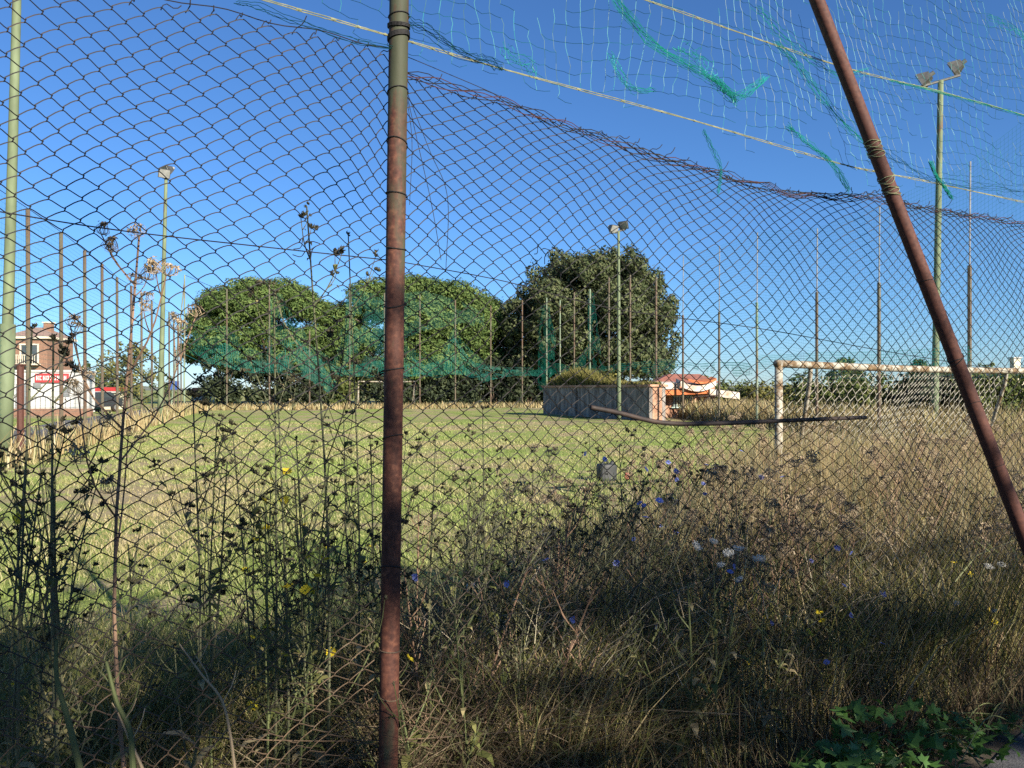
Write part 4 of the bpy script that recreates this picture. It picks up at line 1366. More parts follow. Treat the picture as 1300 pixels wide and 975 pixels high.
# net meshes
rng = np.random.default_rng(55)
NC = 0.052
nu = int(6.4 / NC); nv_ = int(2.0 / NC)
jit = rng.normal(size=(nu + 1, nv_ + 1, 3)) * 0.0035
low = np.interp(np.arange(nu + 1) * NC - 1.3, [-1.3, 0, 0.4, 0.75, 1.05, 1.35, 1.8, 2.3, 2.7, 3.2, 5], [1.16, 1.07, 1.05, 1.05, 1.08, 1.02, .98, .97, .95, .99, 1.0])
low = low + rng.normal(size=nu + 1) * 0.03
def net_pt(i, j):
    s = -1.3 + i * NC; h = 0.95 + j * NC
    tilt = np.interp(s, [-1.3, 0.6, 1.6, 2.6, 5], [0.05, 0.02, -0.12, -0.4, -0.42])
    s2 = s + tilt * (h - 1.05) + 0.02 * math.sin(h * 6 + s * 5) + 0.01 * math.sin(h * 11 - s * 7)
    h2 = h + 0.022 * math.sin(s * 4.0 + h * 2) + 0.014 * math.sin(s * 9 + h * 4)
    return fpt(s2, h2, -0.02 + 0.03 * math.sin(s * 2.5 + h * 3)) + jit[i, j]
grid = np.array([[net_pt(i, j) for j in range(nv_ + 1)] for i in range(nu + 1)])
hid = {True: [], False: []}
for i in range(nu):
    for j in range(nv_):
        h = 0.95 + j * NC
        s = -1.3 + i * NC
        if h < low[i]:
            continue
        if math.sin(s * 3.1 + h * 4.7) * math.sin(s * 5.3 - h * 6.1 + 1) > 0.62 and rng.random() < .8:
            continue
        if s < 0 and rng.random() < 0.25:
            continue
        for q, (a, b) in enumerate(((grid[i, j], grid[i + 1, j]), (grid[i, j], grid[i, j + 1]))):
            if rng.random() < 0.014:
                continue
            m_ = (a + b) / 2 + rng.normal(size=3) * 0.003 + np.array([0, 0, -0.003])
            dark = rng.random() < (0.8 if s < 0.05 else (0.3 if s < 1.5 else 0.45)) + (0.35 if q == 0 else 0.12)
            hid[dark].append((a, m_, b))
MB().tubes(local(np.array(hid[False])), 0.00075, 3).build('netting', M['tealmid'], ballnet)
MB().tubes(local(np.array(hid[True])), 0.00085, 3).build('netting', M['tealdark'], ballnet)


def tangle(pts, n, spread, r, mat, seed, nseg=26, taper=True):
    g = np.random.default_rng(seed)
    C = catmull([fpx(a, b, 0.01) for a, b in pts], nseg)
    Q = []
    for k in range(n):
        w = np.cumsum(g.normal(size=(nseg, 3)), axis=0)
        w -= np.linspace(0, 1, nseg)[:, None] * w[-1]
        w = w / (np.abs(w).max() + 1e-6) * spread * g.random()
        o = g.normal(size=3) * spread * 0.35
        Q.append(C + w + o + g.normal(size=(nseg, 3)) * spread * 0.12)
    MB().tubes(local(np.array(Q)), r, 3).build('tangled_strand', mat, ballnet)


tangle([(776, -8), (800, 25), (835, 62), (880, 88), (905, 103), (935, 124), (955, 112), (971, 99)], 15, 0.024, 0.0008, M['teal'], 1)
tangle([(905, 100), (918, 112), (934, 130)], 16, 0.022, 0.001, M['teal'], 2, 16)
tangle([(860, 60), (890, 75), (905, 100)], 8, 0.03, 0.0008, M['teal'], 3)
tangle([(985, 52), (1010, 78), (1040, 118), (1075, 160), (1108, 186)], 9, 0.02, 0.0009, M['teal'], 4)
tangle([(1000, 160), (1030, 185), (1058, 208), (1078, 242)], 11, 0.016, 0.0009, M['teal'], 5)
tangle([(1181, 205), (1189, 225), (1200, 240), (1208, 252)], 14, 0.010, 0.0011, M['teal'], 6, 16)
tangle([(775, 70), (788, 95), (800, 112), (830, 115)], 8, 0.02, 0.0008, M['teal'], 7)
tangle([(640, 60), (650, 75), (668, 82), (680, 95)], 6, 0.02, 0.0008, M['teal'], 8)
tangle([(893, 165), (905, 190), (915, 215), (912, 245)], 7, 0.012, 0.0008, M['teal'], 9)
tangle([(515, 25), (545, 40), (590, 70), (625, 80), (640, 88)], 8, 0.02, 0.001, M['tealdark'], 10)
tangle([(1120, 190), (1150, 210), (1180, 225), (1240, 235), (1310, 240)], 5, 0.03, 0.0009, M['tealdark'], 11)
tangle([(960, 10), (1000, 50), (1060, 95), (1100, 90)], 6, 0.03, 0.0008, M['teal'], 12)
tangle([(1130, 102), (1180, 114), (1240, 130), (1310, 150)], 7, 0.008, 0.0008, M['teal'], 13)
tangle([(1255, 20), (1290, 40), (1310, 60)], 6, 0.03, 0.0008, M['teal'], 14)
tangle([(1100, 196), (1112, 205), (1130, 214)], 12, 0.02, 0.001, M['tealdark'], 15, 14)
tangle([(300, 5), (330, 8), (370, 25), (440, 50), (505, 62)], 4, 0.012, 0.001, M['tealdark'], 16)

# bent iron bar caught in the mesh
C = catmull([fpx(a, b, -0.075) for a, b in ((750, 517), (785, 524), (830, 535), (868, 538), (930, 537), (1020, 533), (1099, 530))], 40)
o = MB().tubes(C - C[0], 0.009, 10, True).build('bent_bar', M['iron'], None, True)
o.location = C[0]
tag(o, 'bent dark iron bar caught across the mesh in front of the goal', 'iron bar')

# ------------------------------------------------------------------ unseen hedge added behind the viewer to shade and dapple the foreground
rng = np.random.default_rng(200)
hd = empty('shade_hedge', (7.5, -6.6, 0), 'tall leafy unseen hedge added behind the viewer to shade the near weeds', 'hedge')
cl = []
for x in np.arange(-7.5, 9.5, 0.8):
    topz = 7.2 + 0.45 * math.sin(x * 0.9) + 0.35 * rng.normal() * 0.6
    z = 0.5
    while z < topz:
        r = 0.75 + 0.35 * rng.random()
        cl.append(((x + rng.normal() * .25, rng.normal() * 0.4, min(z, topz - r * .6)), (r, r, r)))
        z += 1.0
crown_mesh(cl, 60, 0.15, 0.6, shell=0.2).build('foliage', M['shrub'], hd)
mb = MB()
for x in np.arange(-7, 9.5, 1.6):
    P, r = limb([(x, 0, -0.1), (x + .1, .1, 2), (x - .1, 0, 4.5)], .09, .03, 7)
    mb.tubes(P, r, 6)
mb.build('stem', M['bark'], hd)

#VEGETATION#
# ------------------------------------------------------------------ grass and undergrowth (uncountable masses)
rng = np.random.default_rng(300)


def strands(n, base, height, lean, width, seed, nseg=4, curl=0.5, lean_dir=None, tip=0.15):
    """curved blades: base (n,3), height (n,), lean = sideways reach / height"""
    g = np.random.default_rng(seed)
    an = g.random(n) * 2 * math.pi
    if lean_dir is not None:
        an = lean_dir + g.normal(size=n) * 0.9
    ld = np.stack([np.cos(an), np.sin(an), np.zeros(n)], -1)
    f = np.linspace(0, 1, nseg)
    reach = lean * (0.3 + 1.0 * g.random(n))
    droop = curl * g.random(n)
    P = base[:, None, :] + ld[:, None, :] * (height * reach)[:, None, None] * (f ** 1.7)[None, :, None]
    P[..., 2] += height[:, None] * (f[None] - droop[:, None] * 0.45 * f[None] ** 3)
    P[..., :2] += g.normal(size=(n, nseg, 2)) * (height[:, None, None] * 0.03) * f[None, :, None]
    sd_ = np.stack([-np.sin(an + g.normal(size=n)), np.cos(an + g.normal(size=n)), g.normal(size=n) * .2], -1)
    w = width[:, None] * (1 - (1 - tip) * f[None] ** 1.5)
    mb = MB(); mb.ribbons(P, w, sd_)
    return mb


def fence_gap(x, y):
    """distance behind (+) or in front (-) of the fence plane"""
    return -((x - P0[0]) * FN[0] + (y - P0[1]) * FN[1])


def sample(n, dmin, dmax, pxa, pxb, keep, seed, power=1.0):
    g = np.random.default_rng(seed)
    out = []
    tot = 0
    while tot < n:
        m = n * 3
        d = (dmin ** power + (dmax ** power - dmin ** power) * g.random(m)) ** (1 / power)
        px = pxa + (pxb - pxa) * g.random(m)
        x = (px - 650) / FPX * d
        k = keep(x, d, px) > g.random(m)
        out.append(np.stack([x[k], d[k], gz(x[k], d[k])], -1)); tot += k.sum()
    return np.concatenate(out)[:n]


def patch(x, y, s=1.0, o=0.0):
    return 0.5 + 0.25 * np.sin(x * 1.9 * s + 1.3 * np.sin(y * 1.1 * s + o) + o) + 0.25 * np.sin(y * 2.3 * s - x * 0.8 * s + 2 * o)


M['turf'] = mat_island('pitch_grass', [(0.0, (0.15, 0.225, 0.05)), (0.45, (0.25, 0.33, 0.085)), (0.85, (0.35, 0.39, 0.14)), (1.0, (0.45, 0.42, 0.22))], 0.85, 0.35,
                       nscale=0.3, nstops=[(0.0, (0.26, 0.24, 0.09)), (0.5, (0.38, 0.33, 0.16)), (1.0, (0.5, 0.42, 0.26))])
M['gold'] = mat_island('dry_golden_weeds', [(0.0, (0.16, 0.12, 0.05)), (0.3, (0.33, 0.25, 0.12)), (0.65, (0.5, 0.4, 0.22)), (0.82, (0.22, 0.24, 0.09)), (1.0, (0.6, 0.52, 0.34))], 0.85, 0.35)
M['straw'] = mat_island('matted_straw', [(0.0, (0.16, 0.13, 0.085)), (0.4, (0.33, 0.27, 0.18)), (0.75, (0.48, 0.41, 0.29)), (0.9, (0.17, 0.21, 0.08)), (1.0, (0.58, 0.51, 0.39))], 0.85, 0.3)
M['brown'] = mat_island('brown_dead_grass', [(0.0, (0.07, 0.05, 0.03)), (0.5, (0.16, 0.115, 0.07)), (0.8, (0.1, 0.12, 0.045)), (1.0, (0.32, 0.25, 0.17))], 0.85, 0.25)
M['weedgreen'] = mat_island('dark_green_weeds', [(0.0, (0.10, 0.12, 0.034)), (0.45, (0.18, 0.19, 0.06)), (0.7, (0.28, 0.26, 0.1)), (1.0, (0.46, 0.37, 0.21))], 0.8, 0.42)

# short pitch turf
n = 172000
b = sample(n, 4.5, 36, -120, 1420, lambda x, y, px: np.clip(1.7 - 1.7 * patch(x, y, 0.4, 1.0), 0.12, 1), 1, 0.6)
h = (0.02 + 0.045 * rng.random(n) ** 2) * (1 + 1.0 * (patch(b[:, 0], b[:, 1], 0.9, 2) - .4))
w = 0.0018 + 0.0005 * b[:, 1]
tag(strands(n, b, h, 0.7, w * 1.1, 2, 2).build('turf_grass', M['turf']), 'short patchy green and dry grass covering the pitch', 'grass', kind='stuff')
# taller tufts in the turf
n = 15000
c = sample(700, 4.6, 24, -100, 1300, lambda x, y, px: patch(x, y, 0.7, 0.4) ** 2, 3, 0.7)
i = rng.integers(0, len(c), n)
b = c[i] + np.concatenate([rng.normal(size=(n, 2)) * 0.10, np.zeros((n, 1))], 1)
tag(strands(n, b, 0.05 + 0.08 * rng.random(n), 0.8, 0.002 + 0.0004 * b[:, 1], 4, 2).build('grass_tufts', M['turf']), 'taller green grass tufts scattered over the near pitch', 'grass', kind='stuff')

# golden fringe at the far edges of the pitch
n = 6500
pxs = rng.random(n)
b = np.array([back(240 + 470 * q) for q in pxs]) + np.concatenate([rng.normal(size=(n, 2)) * np.array([[1.0, 1.2]]) - np.array([[0, 1.6]]), np.zeros((n, 1))], 1)
b2 = []
g = np.random.default_rng(9)
m = 16000
yy = 19 + 26 * g.random(m) ** 0.8
xx = 16.2 - 0.181 * yy + 0.3 + g.exponential(3.0, size=m)
b2 = np.stack([xx, yy, 0 * xx], -1)
m3 = 2600
yy = 15 + 46 * g.random(m3)
xx = -11.7 - 0.325 * (yy - 18.1) + 0.7 - g.exponential(.45, size=m3)
b3 = np.stack([xx, yy, 0 * xx], -1)
bb_ = np.concatenate([b, b2, b3])
hh_ = np.concatenate([0.15 + 0.5 * rng.random(n) ** 1.6, 0.5 + 0.8 * rng.random(m), 0.3 + 0.6 * rng.random(m3)])
tag(strands(len(bb_), bb_, hh_, 0.35, 0.006 + 0.0005 * bb_[:, 1], 5, 3).build('dry_fringe', M['gold']), 'tall dry golden grass along the far edges of the pitch', 'grass', kind='stuff')


def right_zone(x, y, px):
    """where the tall dry weeds stand: right of a line from (620px,4m) to (960px,9m)"""
    lim = np.interp(y, [2.4, 3.2, 4.2, 5.5, 7.0, 9.0, 11, 14], [520, 560, 640, 740, 850, 915, 945, 975])
    k = np.clip((px - lim) / 70.0 + 0.5, 0, 1)
    return k * (fence_gap(x, y) > 0.06) * np.interp(y, [4.0, 5.2], [0.62, 1.0])


# tall dry weeds right of the post
n = 34000
b = sample(n, 2.5, 13.5, 480, 1420, right_zone, 11, 0.9)
edge = right_zone(b[:, 0], b[:, 1], 650 + b[:, 0] / b[:, 1] * FPX)
h = (0.45 + 0.6 * rng.random(n)) * (0.55 + 0.45 * edge) * (0.8 + 0.35 * patch(b[:, 0], b[:, 1], 0.8, 3))
h *= np.interp(b[:, 1], [2.4, 3.5, 5, 7, 14], [0.72, 0.85, 0.98, 1.12, 1.0]) * np.interp(650 + b[:, 0] / b[:, 1] * FPX, [880, 960, 1400], [1.0, 1.14, 1.14])
tag(strands(n, b, h, 0.27, 0.0015 + 0.00034 * b[:, 1], 12, 4, 0.45).build('dry_weeds', M['gold']), 'tall tangled dry golden weeds in front of the goal', 'weeds', kind='stuff')
# broken fine twigs through them
n = 9000
b = sample(n, 2.5, 10, 500, 1400, right_zone, 13, 0.9)
b[:, 2] += 0.15 + 0.6 * rng.random(n)
tag(strands(n, b, 0.10 + 0.16 * rng.random(n), 1.7, 0.001 + 0.0003 * b[:, 1], 14, 3, 0.9).build('dry_litter', M['straw']), 'fine dry broken stalks caught in the weeds at right', 'weeds', kind='stuff')
# green under-weeds on the right
n = 17000
b = sample(n, 2.6, 6.0, 620, 1420, lambda x, y, px: right_zone(x, y, px) * patch(x, y, 1.3, 1.7), 15, 0.9)
tag(strands(n, b, 0.35 + 0.45 * rng.random(n), 0.45, np.full(n, 0.0045), 16, 4).build('green_weeds', M['weedgreen']), 'dark green leafy weeds low among the dry stalks at right', 'weeds', kind='stuff')

# matted straw right of the post, low
n = 9000
b = sample(n, 2.3, 4.6, 480, 1100, lambda x, y, px: (fence_gap(x, y) > 0.03) * np.clip((4.8 - y) / 1.5, 0, 1) * np.clip((1050 - px) / 350, .12, 1), 17, 0.9)
b[:, 2] += 0.25 * rng.random(n)
tag(strands(n, b, 0.25 + 0.35 * rng.random(n), 1.25, np.full(n, 0.0022), 18, 5, 1.1).build('matted_straw', M['brown']), 'matted grey-brown straw behind the mesh right of the near post', 'grass', kind='stuff')

# shaded undergrowth left of the post
n = 24000
b = sample(n, 1.75, 4.9, -120, 620, lambda x, y, px: (fence_gap(x, y) > -0.3) * np.clip((5.0 - y) / 1.2, 0, 1), 19, 0.9)
h = (0.22 + 0.36 * rng.random(n)) * (0.6 + 0.6 * patch(b[:, 0], b[:, 1], 1.3, 5)) * np.interp(b[:, 1], [1.7, 2.6, 3.6, 4.9], [1.05, 1.15, 1.0, .55])
tag(strands(n, b, h, 0.55, np.full(n, 0.0034), 20, 4, 0.8).build('undergrowth', M['weedgreen']), 'dark green shaded undergrowth at the foot of the fence on the left', 'weeds', kind='stuff')
n = 9000
b = sample(n, 1.6, 3.6, -120, 620, lambda x, y, px: (fence_gap(x, y) > -0.38) * 1.0, 21, 0.9)
tag(strands(n, b, 0.2 + 0.42 * rng.random(n), 0.8, np.full(n, 0.002), 22, 5, 1.0).build('dry_undergrowth', M['brown']), 'dry brown grass at the foot of the fence on the left', 'grass', kind='stuff')
# verge in front of the fence, right
n = 3200
ss = -0.2 + 5.6 * rng.random(n); off = 0.02 + np.interp(ss, [1.2, 2.6], [.40, .2]) * rng.random(n) ** 1.5
b = fpt(ss, -CAM_H + 0.0, off)
tag(strands(n, b, (0.12 + 0.4 * rng.random(n)) * (1.1 - off * 1.4), 0.7, np.full(n, 0.0026), 23, 4, 0.9).build('verge_grass', M['brown']), 'dry verge grass between the fence and the pavement', 'grass', kind='stuff')

# ------------------------------------------------------------------ single weed plants
M['stalk_dark'] = mat_noise('dark_weed_stalk', [(0.3, (0.04, 0.045, 0.024)), (0.7, (0.11, 0.115, 0.055))], 6, 0.8, 0)
M['stalk_green'] = mat_noise('green_weed_stalk', [(0.3, (0.045, 0.06, 0.02)), (0.7, (0.11, 0.13, 0.045))], 6, 0.8, 0)
M['stalk_dry'] = mat_noise('dry_brown_stalk', [(0.3, (0.1, 0.06, 0.035)), (0.7, (0.27, 0.17, 0.11))], 6, 0.85, 0)
M['burr'] = mat_island('dark_burr', [(0.0, (0.03, 0.03, 0.02)), (0.6, (0.07, 0.068, 0.04)), (1.0, (0.15, 0.135, 0.075))], 0.85, 0.15)
M['umbel'] = mat_island('dry_umbel', [(0.0, (0.2, 0.15, 0.09)), (0.6, (0.36, 0.28, 0.18)), (1.0, (0.5, 0.42, 0.3))], 0.85, 0.2)
M['chicory'] = mat_island('blue_petals', [(0.0, (0.12, 0.16, 0.55)), (0.6, (0.2, 0.26, 0.7)), (1.0, (0.34, 0.38, 0.78))], 0.6, 0.35)
M['yellow'] = mat_island('yellow_petals', [(0.0, (0.62, 0.45, 0.02)), (1.0, (0.8, 0.66, 0.05))], 0.6, 0.35)
M['whitefl'] = mat_island('white_umbel_petals', [(0.0, (0.5, 0.5, 0.46)), (1.0, (0.75, 0.75, 0.7))], 0.7, 0.35)


def burr_mesh(seed, size=0.016, k=3):
    """cluster of small spent heads, each a cup of pointed bracts"""
    g = np.random.default_rng(seed)
    mb = MB()
    for c in range(k):
        o = np.array([0, 0, 0]) if c == 0 else np.append(g.normal(size=2) * size * 0.9, g.random() * size * 0.9)
        ax = np.array([g.normal() * .4, g.normal() * .4, 1.0]); ax /= np.linalg.norm(ax)
        r = np.cross(ax, [1, .2, 0]); r /= np.linalg.norm(r); u = np.cross(ax, r)
        for q in range(9):
            a = q / 9 * 6.283 + g.random() * .3
            d = r * math.cos(a) + u * math.sin(a)
            s = size * (0.75 + .5 * g.random())
            p0 = o; p1 = o + d * s * .55 + ax * s * .35; p2 = o + d * s * (.55 + .5 * g.random()) + ax * s * 1.15
            sd2 = np.cross(d, ax) * s * 0.28
            mb.add([p0, p1 - sd2, p2, p1 + sd2], [[0, 1, 2, 3]])
        mb.leaves(np.tile(o + ax * size * .45, (6, 1)) + g.normal(size=(6, 3)) * size * .16, g.normal(size=(6, 3)), size * .4, .8)
    return mb


def flower_mesh(seed, size, np_, cup=0.15):
    g = np.random.default_rng(seed)
    mb = MB()
    for q in range(np_):
        a = q / np_ * 6.283 + g.normal() * .05
        d = np.array([math.cos(a), math.sin(a), 0]); s = np.array([-math.sin(a), math.cos(a), 0])
        L_ = size * (.85 + .3 * g.random())
        z = cup * L_ * (.6 + .8 * g.random())
        mb.add([d * L_ * .08, d * L_ * .6 - s * L_ * .2 + [0, 0, z * .6], d * L_ * .97 - s * L_ * .11 + [0, 0, z], d * L_ * .97 + s * L_ * .11 + [0, 0, z], d * L_ * .6 + s * L_ * .2 + [0, 0, z * .6]], np.zeros((0, 3)))
        o = mb.n - 5
        mb.f4.append(np.array([[o, o + 1, o + 2, o + 3]])); mb.f3.append(np.array([[o, o + 3, o + 4]]))
    return mb


def umbel_mesh(seed, size, closed=0.5, rays=16):
    """flat or nest-like umbel: curved rays each ending in a small tuft"""
    g = np.random.default_rng(seed)
    mb = MB()
    T = []
    C = []
    for q in range(rays):
        a = q * 2.4; rr = math.sqrt((q + .5) / rays)
        d = np.array([math.cos(a), math.sin(a), 0])
        p1 = d * size * rr * (1 - .2 * closed) + np.array([0, 0, size * (.35)])
        p2 = d * size * rr * (1 - .75 * closed) + np.array([0, 0, size * (.75 + .5 * closed * rr)])
        T.append(catmull([np.zeros(3), p1, p2], 5)); C.append(p2)
    mb.tubes(np.array(T), size * .025, 3)
    C = np.array(C)
    for k in range(4):
        mb.leaves(C + g.normal(size=C.shape) * size * .09, g.normal(size=C.shape) + [0, 0, .8], size * .13, .7)
    return mb


def hidden(o):
    COL.objects.unlink(o)
    return o.data


burrs = [hidden(burr_mesh(s, 0.015 + .002 * (s % 3), 3 + s % 3).build('burr_head', M['burr'])) for s in range(5)]
umbs = [hidden(umbel_mesh(s, 0.034 + .006 * (s % 3), (.95, .5, .75, .3)[s % 4]).build('umbel', M['umbel'])) for s in range(4)]
umbw = [hidden(umbel_mesh(s + 9, 0.032, 0.05, 26).build('umbel', M['whitefl'])) for s in range(2)]
blue = [hidden(flower_mesh(s, 0.015, 14).build('flower', M['chicory'])) for s in range(2)]
yel = [hidden(flower_mesh(s + 4, 0.018, 16, .35).build('flower', M['yellow'])) for s in range(2)]


def child(name, data, parent, loc, rot, sc):
    o = bpy.data.objects.new(name, data)
    COL.objects.link(o)
    o.parent = parent
    o.location = loc
    o.rotation_euler = rot
    o.scale = (sc, sc, sc)
    return o


def weed(name, base, label, cat, seed, H, nb, spread, stem_mat, heads, head_name, group=None, r0=0.0036, lean=(0, 0), head_n=1.0, leaf=1.0, leaf_mat=None, first=0.3, flowers=None, nfl=0, sub=2, hscale=1.0, curve=0.06):
    g = np.random.default_rng(seed)
    t = empty(name, base, label, cat, group)
    st = MB()
    ends = []
    LC, LN = [], []
    top = np.array([lean[0] * H, lean[1] * H, H])
    mid = top * .5 + np.append(g.normal(size=2) * curve * H, 0)
    main = catmull([(0, 0, -0.03), mid, top], 9)
    st.tubes(main, np.linspace(r0 * 1.3, r0 * .55, 9), 4)
    ends.append(main[-1])
    def along(C, f):
        k = f * (len(C) - 1); i = min(int(k), len(C) - 2)
        return C[i] * (1 - (k - i)) + C[i + 1] * (k - i)
    az = g.random() * 6.28
    for b_ in range(nb):
        f = first + (0.97 - first) * (b_ + g.random() * .6) / nb
        p = along(main, f)
        az += 2.4 + g.normal() * .3
        Lb = H * spread * (1.1 - f) * (0.6 + .7 * g.random()) + 0.05
        d = np.array([math.cos(az), math.sin(az), 0])
        p1 = p + d * Lb * .35 + np.array([0, 0, Lb * .45]); p2 = p + d * Lb * (.5 + .25 * g.random()) + np.array([0, 0, Lb * (.95 + .25 * g.random())])
        C = catmull([p, p1, p2], 6)
        st.tubes(C, np.linspace(r0 * .65, r0 * .35, 6), 3)
        ends.append(C[-1])
        LC.append(p); LN.append(d)
        for s_ in range(sub):
            q = along(C, .35 + .5 * g.random())
            a2 = az + g.choice([-1, 1]) * (0.7 + .5 * g.random())
            Ls = Lb * (.22 + .3 * g.random())
            e = q + np.array([math.cos(a2) * Ls * .6, math.sin(a2) * Ls * .6, Ls * .9])
            C2 = catmull([q, (q + e) / 2 + np.array([math.cos(a2), math.sin(a2), 0]) * Ls * .12, e], 4)
            st.tubes(C2, np.linspace(r0 * .42, r0 * .28, 4), 3)
            ends.append(e)
            LC.append(q); LN.append(np.array([math.cos(a2), math.sin(a2), 0]))
    st.build('stem', stem_mat, t)
    if leaf > 0:
        P = []; W = []; S = []
        zs = np.concatenate([g.random(int(10 * leaf)) * .7, ])
        pts = [along(main, z) for z in zs] + LC
        dirs = [np.array([math.cos(a), math.sin(a), 0]) for a in g.random(len(zs)) * 6.28] + LN
        for p, d in zip(pts, dirs):
            Ll = (0.035 + .07 * g.random()) * (1.5 - min(1.0, p[2] / H)) * leaf ** .5
            P.append([p, p + d * Ll * .4 + [0, 0, Ll * .35], p + d * Ll * .8 + [0, 0, Ll * .35], p + d * Ll + [0, 0, Ll * .1]])
            W.append(np.array([.06, .16, .12, .01]) * Ll)
            S.append([-d[1], d[0], .1])
        fo = MB(); fo.ribbons(np.array(P), np.array(W), np.array(S))
        fo.build('foliage', leaf_mat or M['weedgreen'], t)
    ends = np.array(ends)
    nf = 0
    order = g.permutation(len(ends))
    for i in order:
        e = ends[i]
        if flowers and nf < nfl:
            child('flower', flowers[int(g.integers(len(flowers)))], t, e, (g.normal() * .5 + (1.0 if flowers is blue else .3), g.normal() * .4, g.random() * 6.28), .85 + .35 * g.random()); nf += 1
        elif g.random() < head_n:
            child(head_name, heads[int(g.integers(len(heads)))], t, e, (g.normal() * .35, g.normal() * .35, g.random() * 6.28), hscale * (.75 + .5 * g.random()))
    return t


def fz(px, gap):
    """ground point `gap` metres behind the fence under pixel column px"""
    p = fpx(px, 495, -gap)
    return (p[0], p[1], 0.0)


def hgt(py, pos):
    return CAM_H + (HOR - py) / FPX * pos[1]


# named tall weeds, one by one
named = [
    # px, gap, top py, branches, spread, stem, heads, label
    (186, .10, 300, 7, .34, 'stalk_dry', umbs, 'umbel', 'tallest dry reddish weed with pale seed umbels in front of the left mast', .0052, (-.01, 0), 0.0, .55),
    (92, .16, 432, 6, .22, 'stalk_dark', burrs, 'burr_head', 'thick dark weed with black burr heads before the red shop sign', .0048, (-.03, 0), .5, .35),
    (24, .2, 418, 5, .22, 'stalk_dark', burrs, 'burr_head', 'dark weed with burr heads in front of the leftmost mast', .0042, (.02, 0), .5, .35),
    (415, .25, 262, 8, .30, 'stalk_dark', burrs, 'burr_head', 'tallest dark weed with burr heads against the sky left of the near post', .0044, (-.03, 0), .8, .35),
    (348, .3, 372, 6, .26, 'stalk_dark', burrs, 'burr_head', 'dark weed crossing the trunk of the left pine', .0038, (0, 0), .8, .4),
    (450, .35, 300, 6, .22, 'stalk_dark', burrs, 'burr_head', 'slender dark weed rising close left of the near post', .0036, (-.01, 0), .8, .35),
    (232, .3, 505, 6, .3, 'stalk_dark', burrs, 'burr_head', 'dark weed with burr heads right of the tall dry reddish weed', .0036, (.02, 0), 1, .35),
    (608, .5, 520, 6, .25, 'stalk_dark', burrs, 'burr_head', 'forked dark weed first to the right of the near post', .0036, (.01, 0), 1, .3),
    (553, .4, 560, 6, .28, 'stalk_dark', burrs, 'burr_head', 'leafy dark weed close right of the near post', .0036, (0, 0), 1, .35),
    (275, .4, 540, 6, .3, 'stalk_green', burrs, 'burr_head', 'green weed with burr heads half way to the near post', .0034, (0, 0), 1, .4),
]
for k, (px, gap, py, nb, sp, sm, hd_, hn, lab, r0, ln_, lf, fs) in enumerate(named):
    p = fz(px, gap)
    weed('seeding_weed', p, lab, 'weed', 400 + k, hgt(py, p), nb, sp, M[sm], hd_, hn, r0=r0, lean=ln_, leaf=lf, first=fs, hscale=.55 if hd_ is burrs else .8, curve=.02)

# stand of similar stalks left of the post
g = np.random.default_rng(77)
GL = 'burr weeds standing behind the mesh left of the near post'


def number(lst, fmt):
    lst.sort(key=lambda q: q[0])
    for q, (px_, o_) in enumerate(lst):
        o_['label'] = fmt % ORD[q]


LB, LY, LC_, LT = [], [], [], []
for k in range(44):
    px = 5 + 480 * g.random() if k < 18 else (330 + 165 * g.random() if k < 36 else 10 + 130 * g.random())
    gap = .12 + 1.1 * g.random()
    p = fz(px, gap)
    py = 505 + 190 * g.random() ** .9
    yl = g.random() < .42
    if yl:
        o_ = weed('yellow_flower_weed', p, 'green weed with a few yellow flowers behind the mesh left of the near post', 'weed', 500 + k, hgt(py, p), 6, .3, M['stalk_green'], burrs, 'burr_head', 'yellow flowered weeds left of the near post', r0=.0038, leaf=.7, flowers=yel, nfl=2 + int(g.integers(2)), head_n=.8, first=.3, lean=(g.normal() * .06, g.normal() * .04), sub=1, hscale=.4, curve=.03)
    else:
        o_ = weed('burr_weed', p, 'dark branching burr weed in the stand behind the mesh left of the near post', 'weed', 500 + k, hgt(py, p), 6, .3, M['stalk_dark'], burrs, 'burr_head', GL, r0=.004, leaf=.6, head_n=.85, first=.28, lean=(g.normal() * .07, g.normal() * .04), sub=1, hscale=.44, curve=.03)
    (LY if yl else LB).append((px, o_))
number(LB, '%s dark burr weed from the left edge in the stand left of the near post')
number(LY, '%s yellow flowered weed from the left edge, left of the near post')
# sprawling chicory in the middle and right
for k, (px, gap, py) in enumerate(((690, .9, 575), (735, 1.0, 570), (770, 1.3, 585), (820, 1.1, 590), (880, 1.3, 600), (915, .9, 615), (655, .7, 640), (790, .5, 690), (860, .5, 700), (740, .4, 720), (960, .6, 690), (1010, .4, 700), (1063, .3, 735), (1040, .25, 775), (1010, .2, 780), (900, .4, 740), (700, .5, 640), (590, .5, 640), (640, .9, 600), (850, 1.6, 590))):
    p = fz(px, gap)
    o_ = weed('chicory_plant', p, 'wiry sprawling chicory with small blue flowers right of the near post', 'weed', 600 + k, hgt(py, p), 7, .55, M['stalk_dark'], burrs, 'burr_head', 'blue chicory plants right of the near post', r0=.0036, leaf=.4, flowers=blue, nfl=2, head_n=.7, first=.25, lean=(.22 + g.normal() * .2, g.normal() * .08), hscale=.42, curve=.1)
    LC_.append((px, o_))
number(LC_, '%s blue flowered chicory plant counted rightwards from the near post')
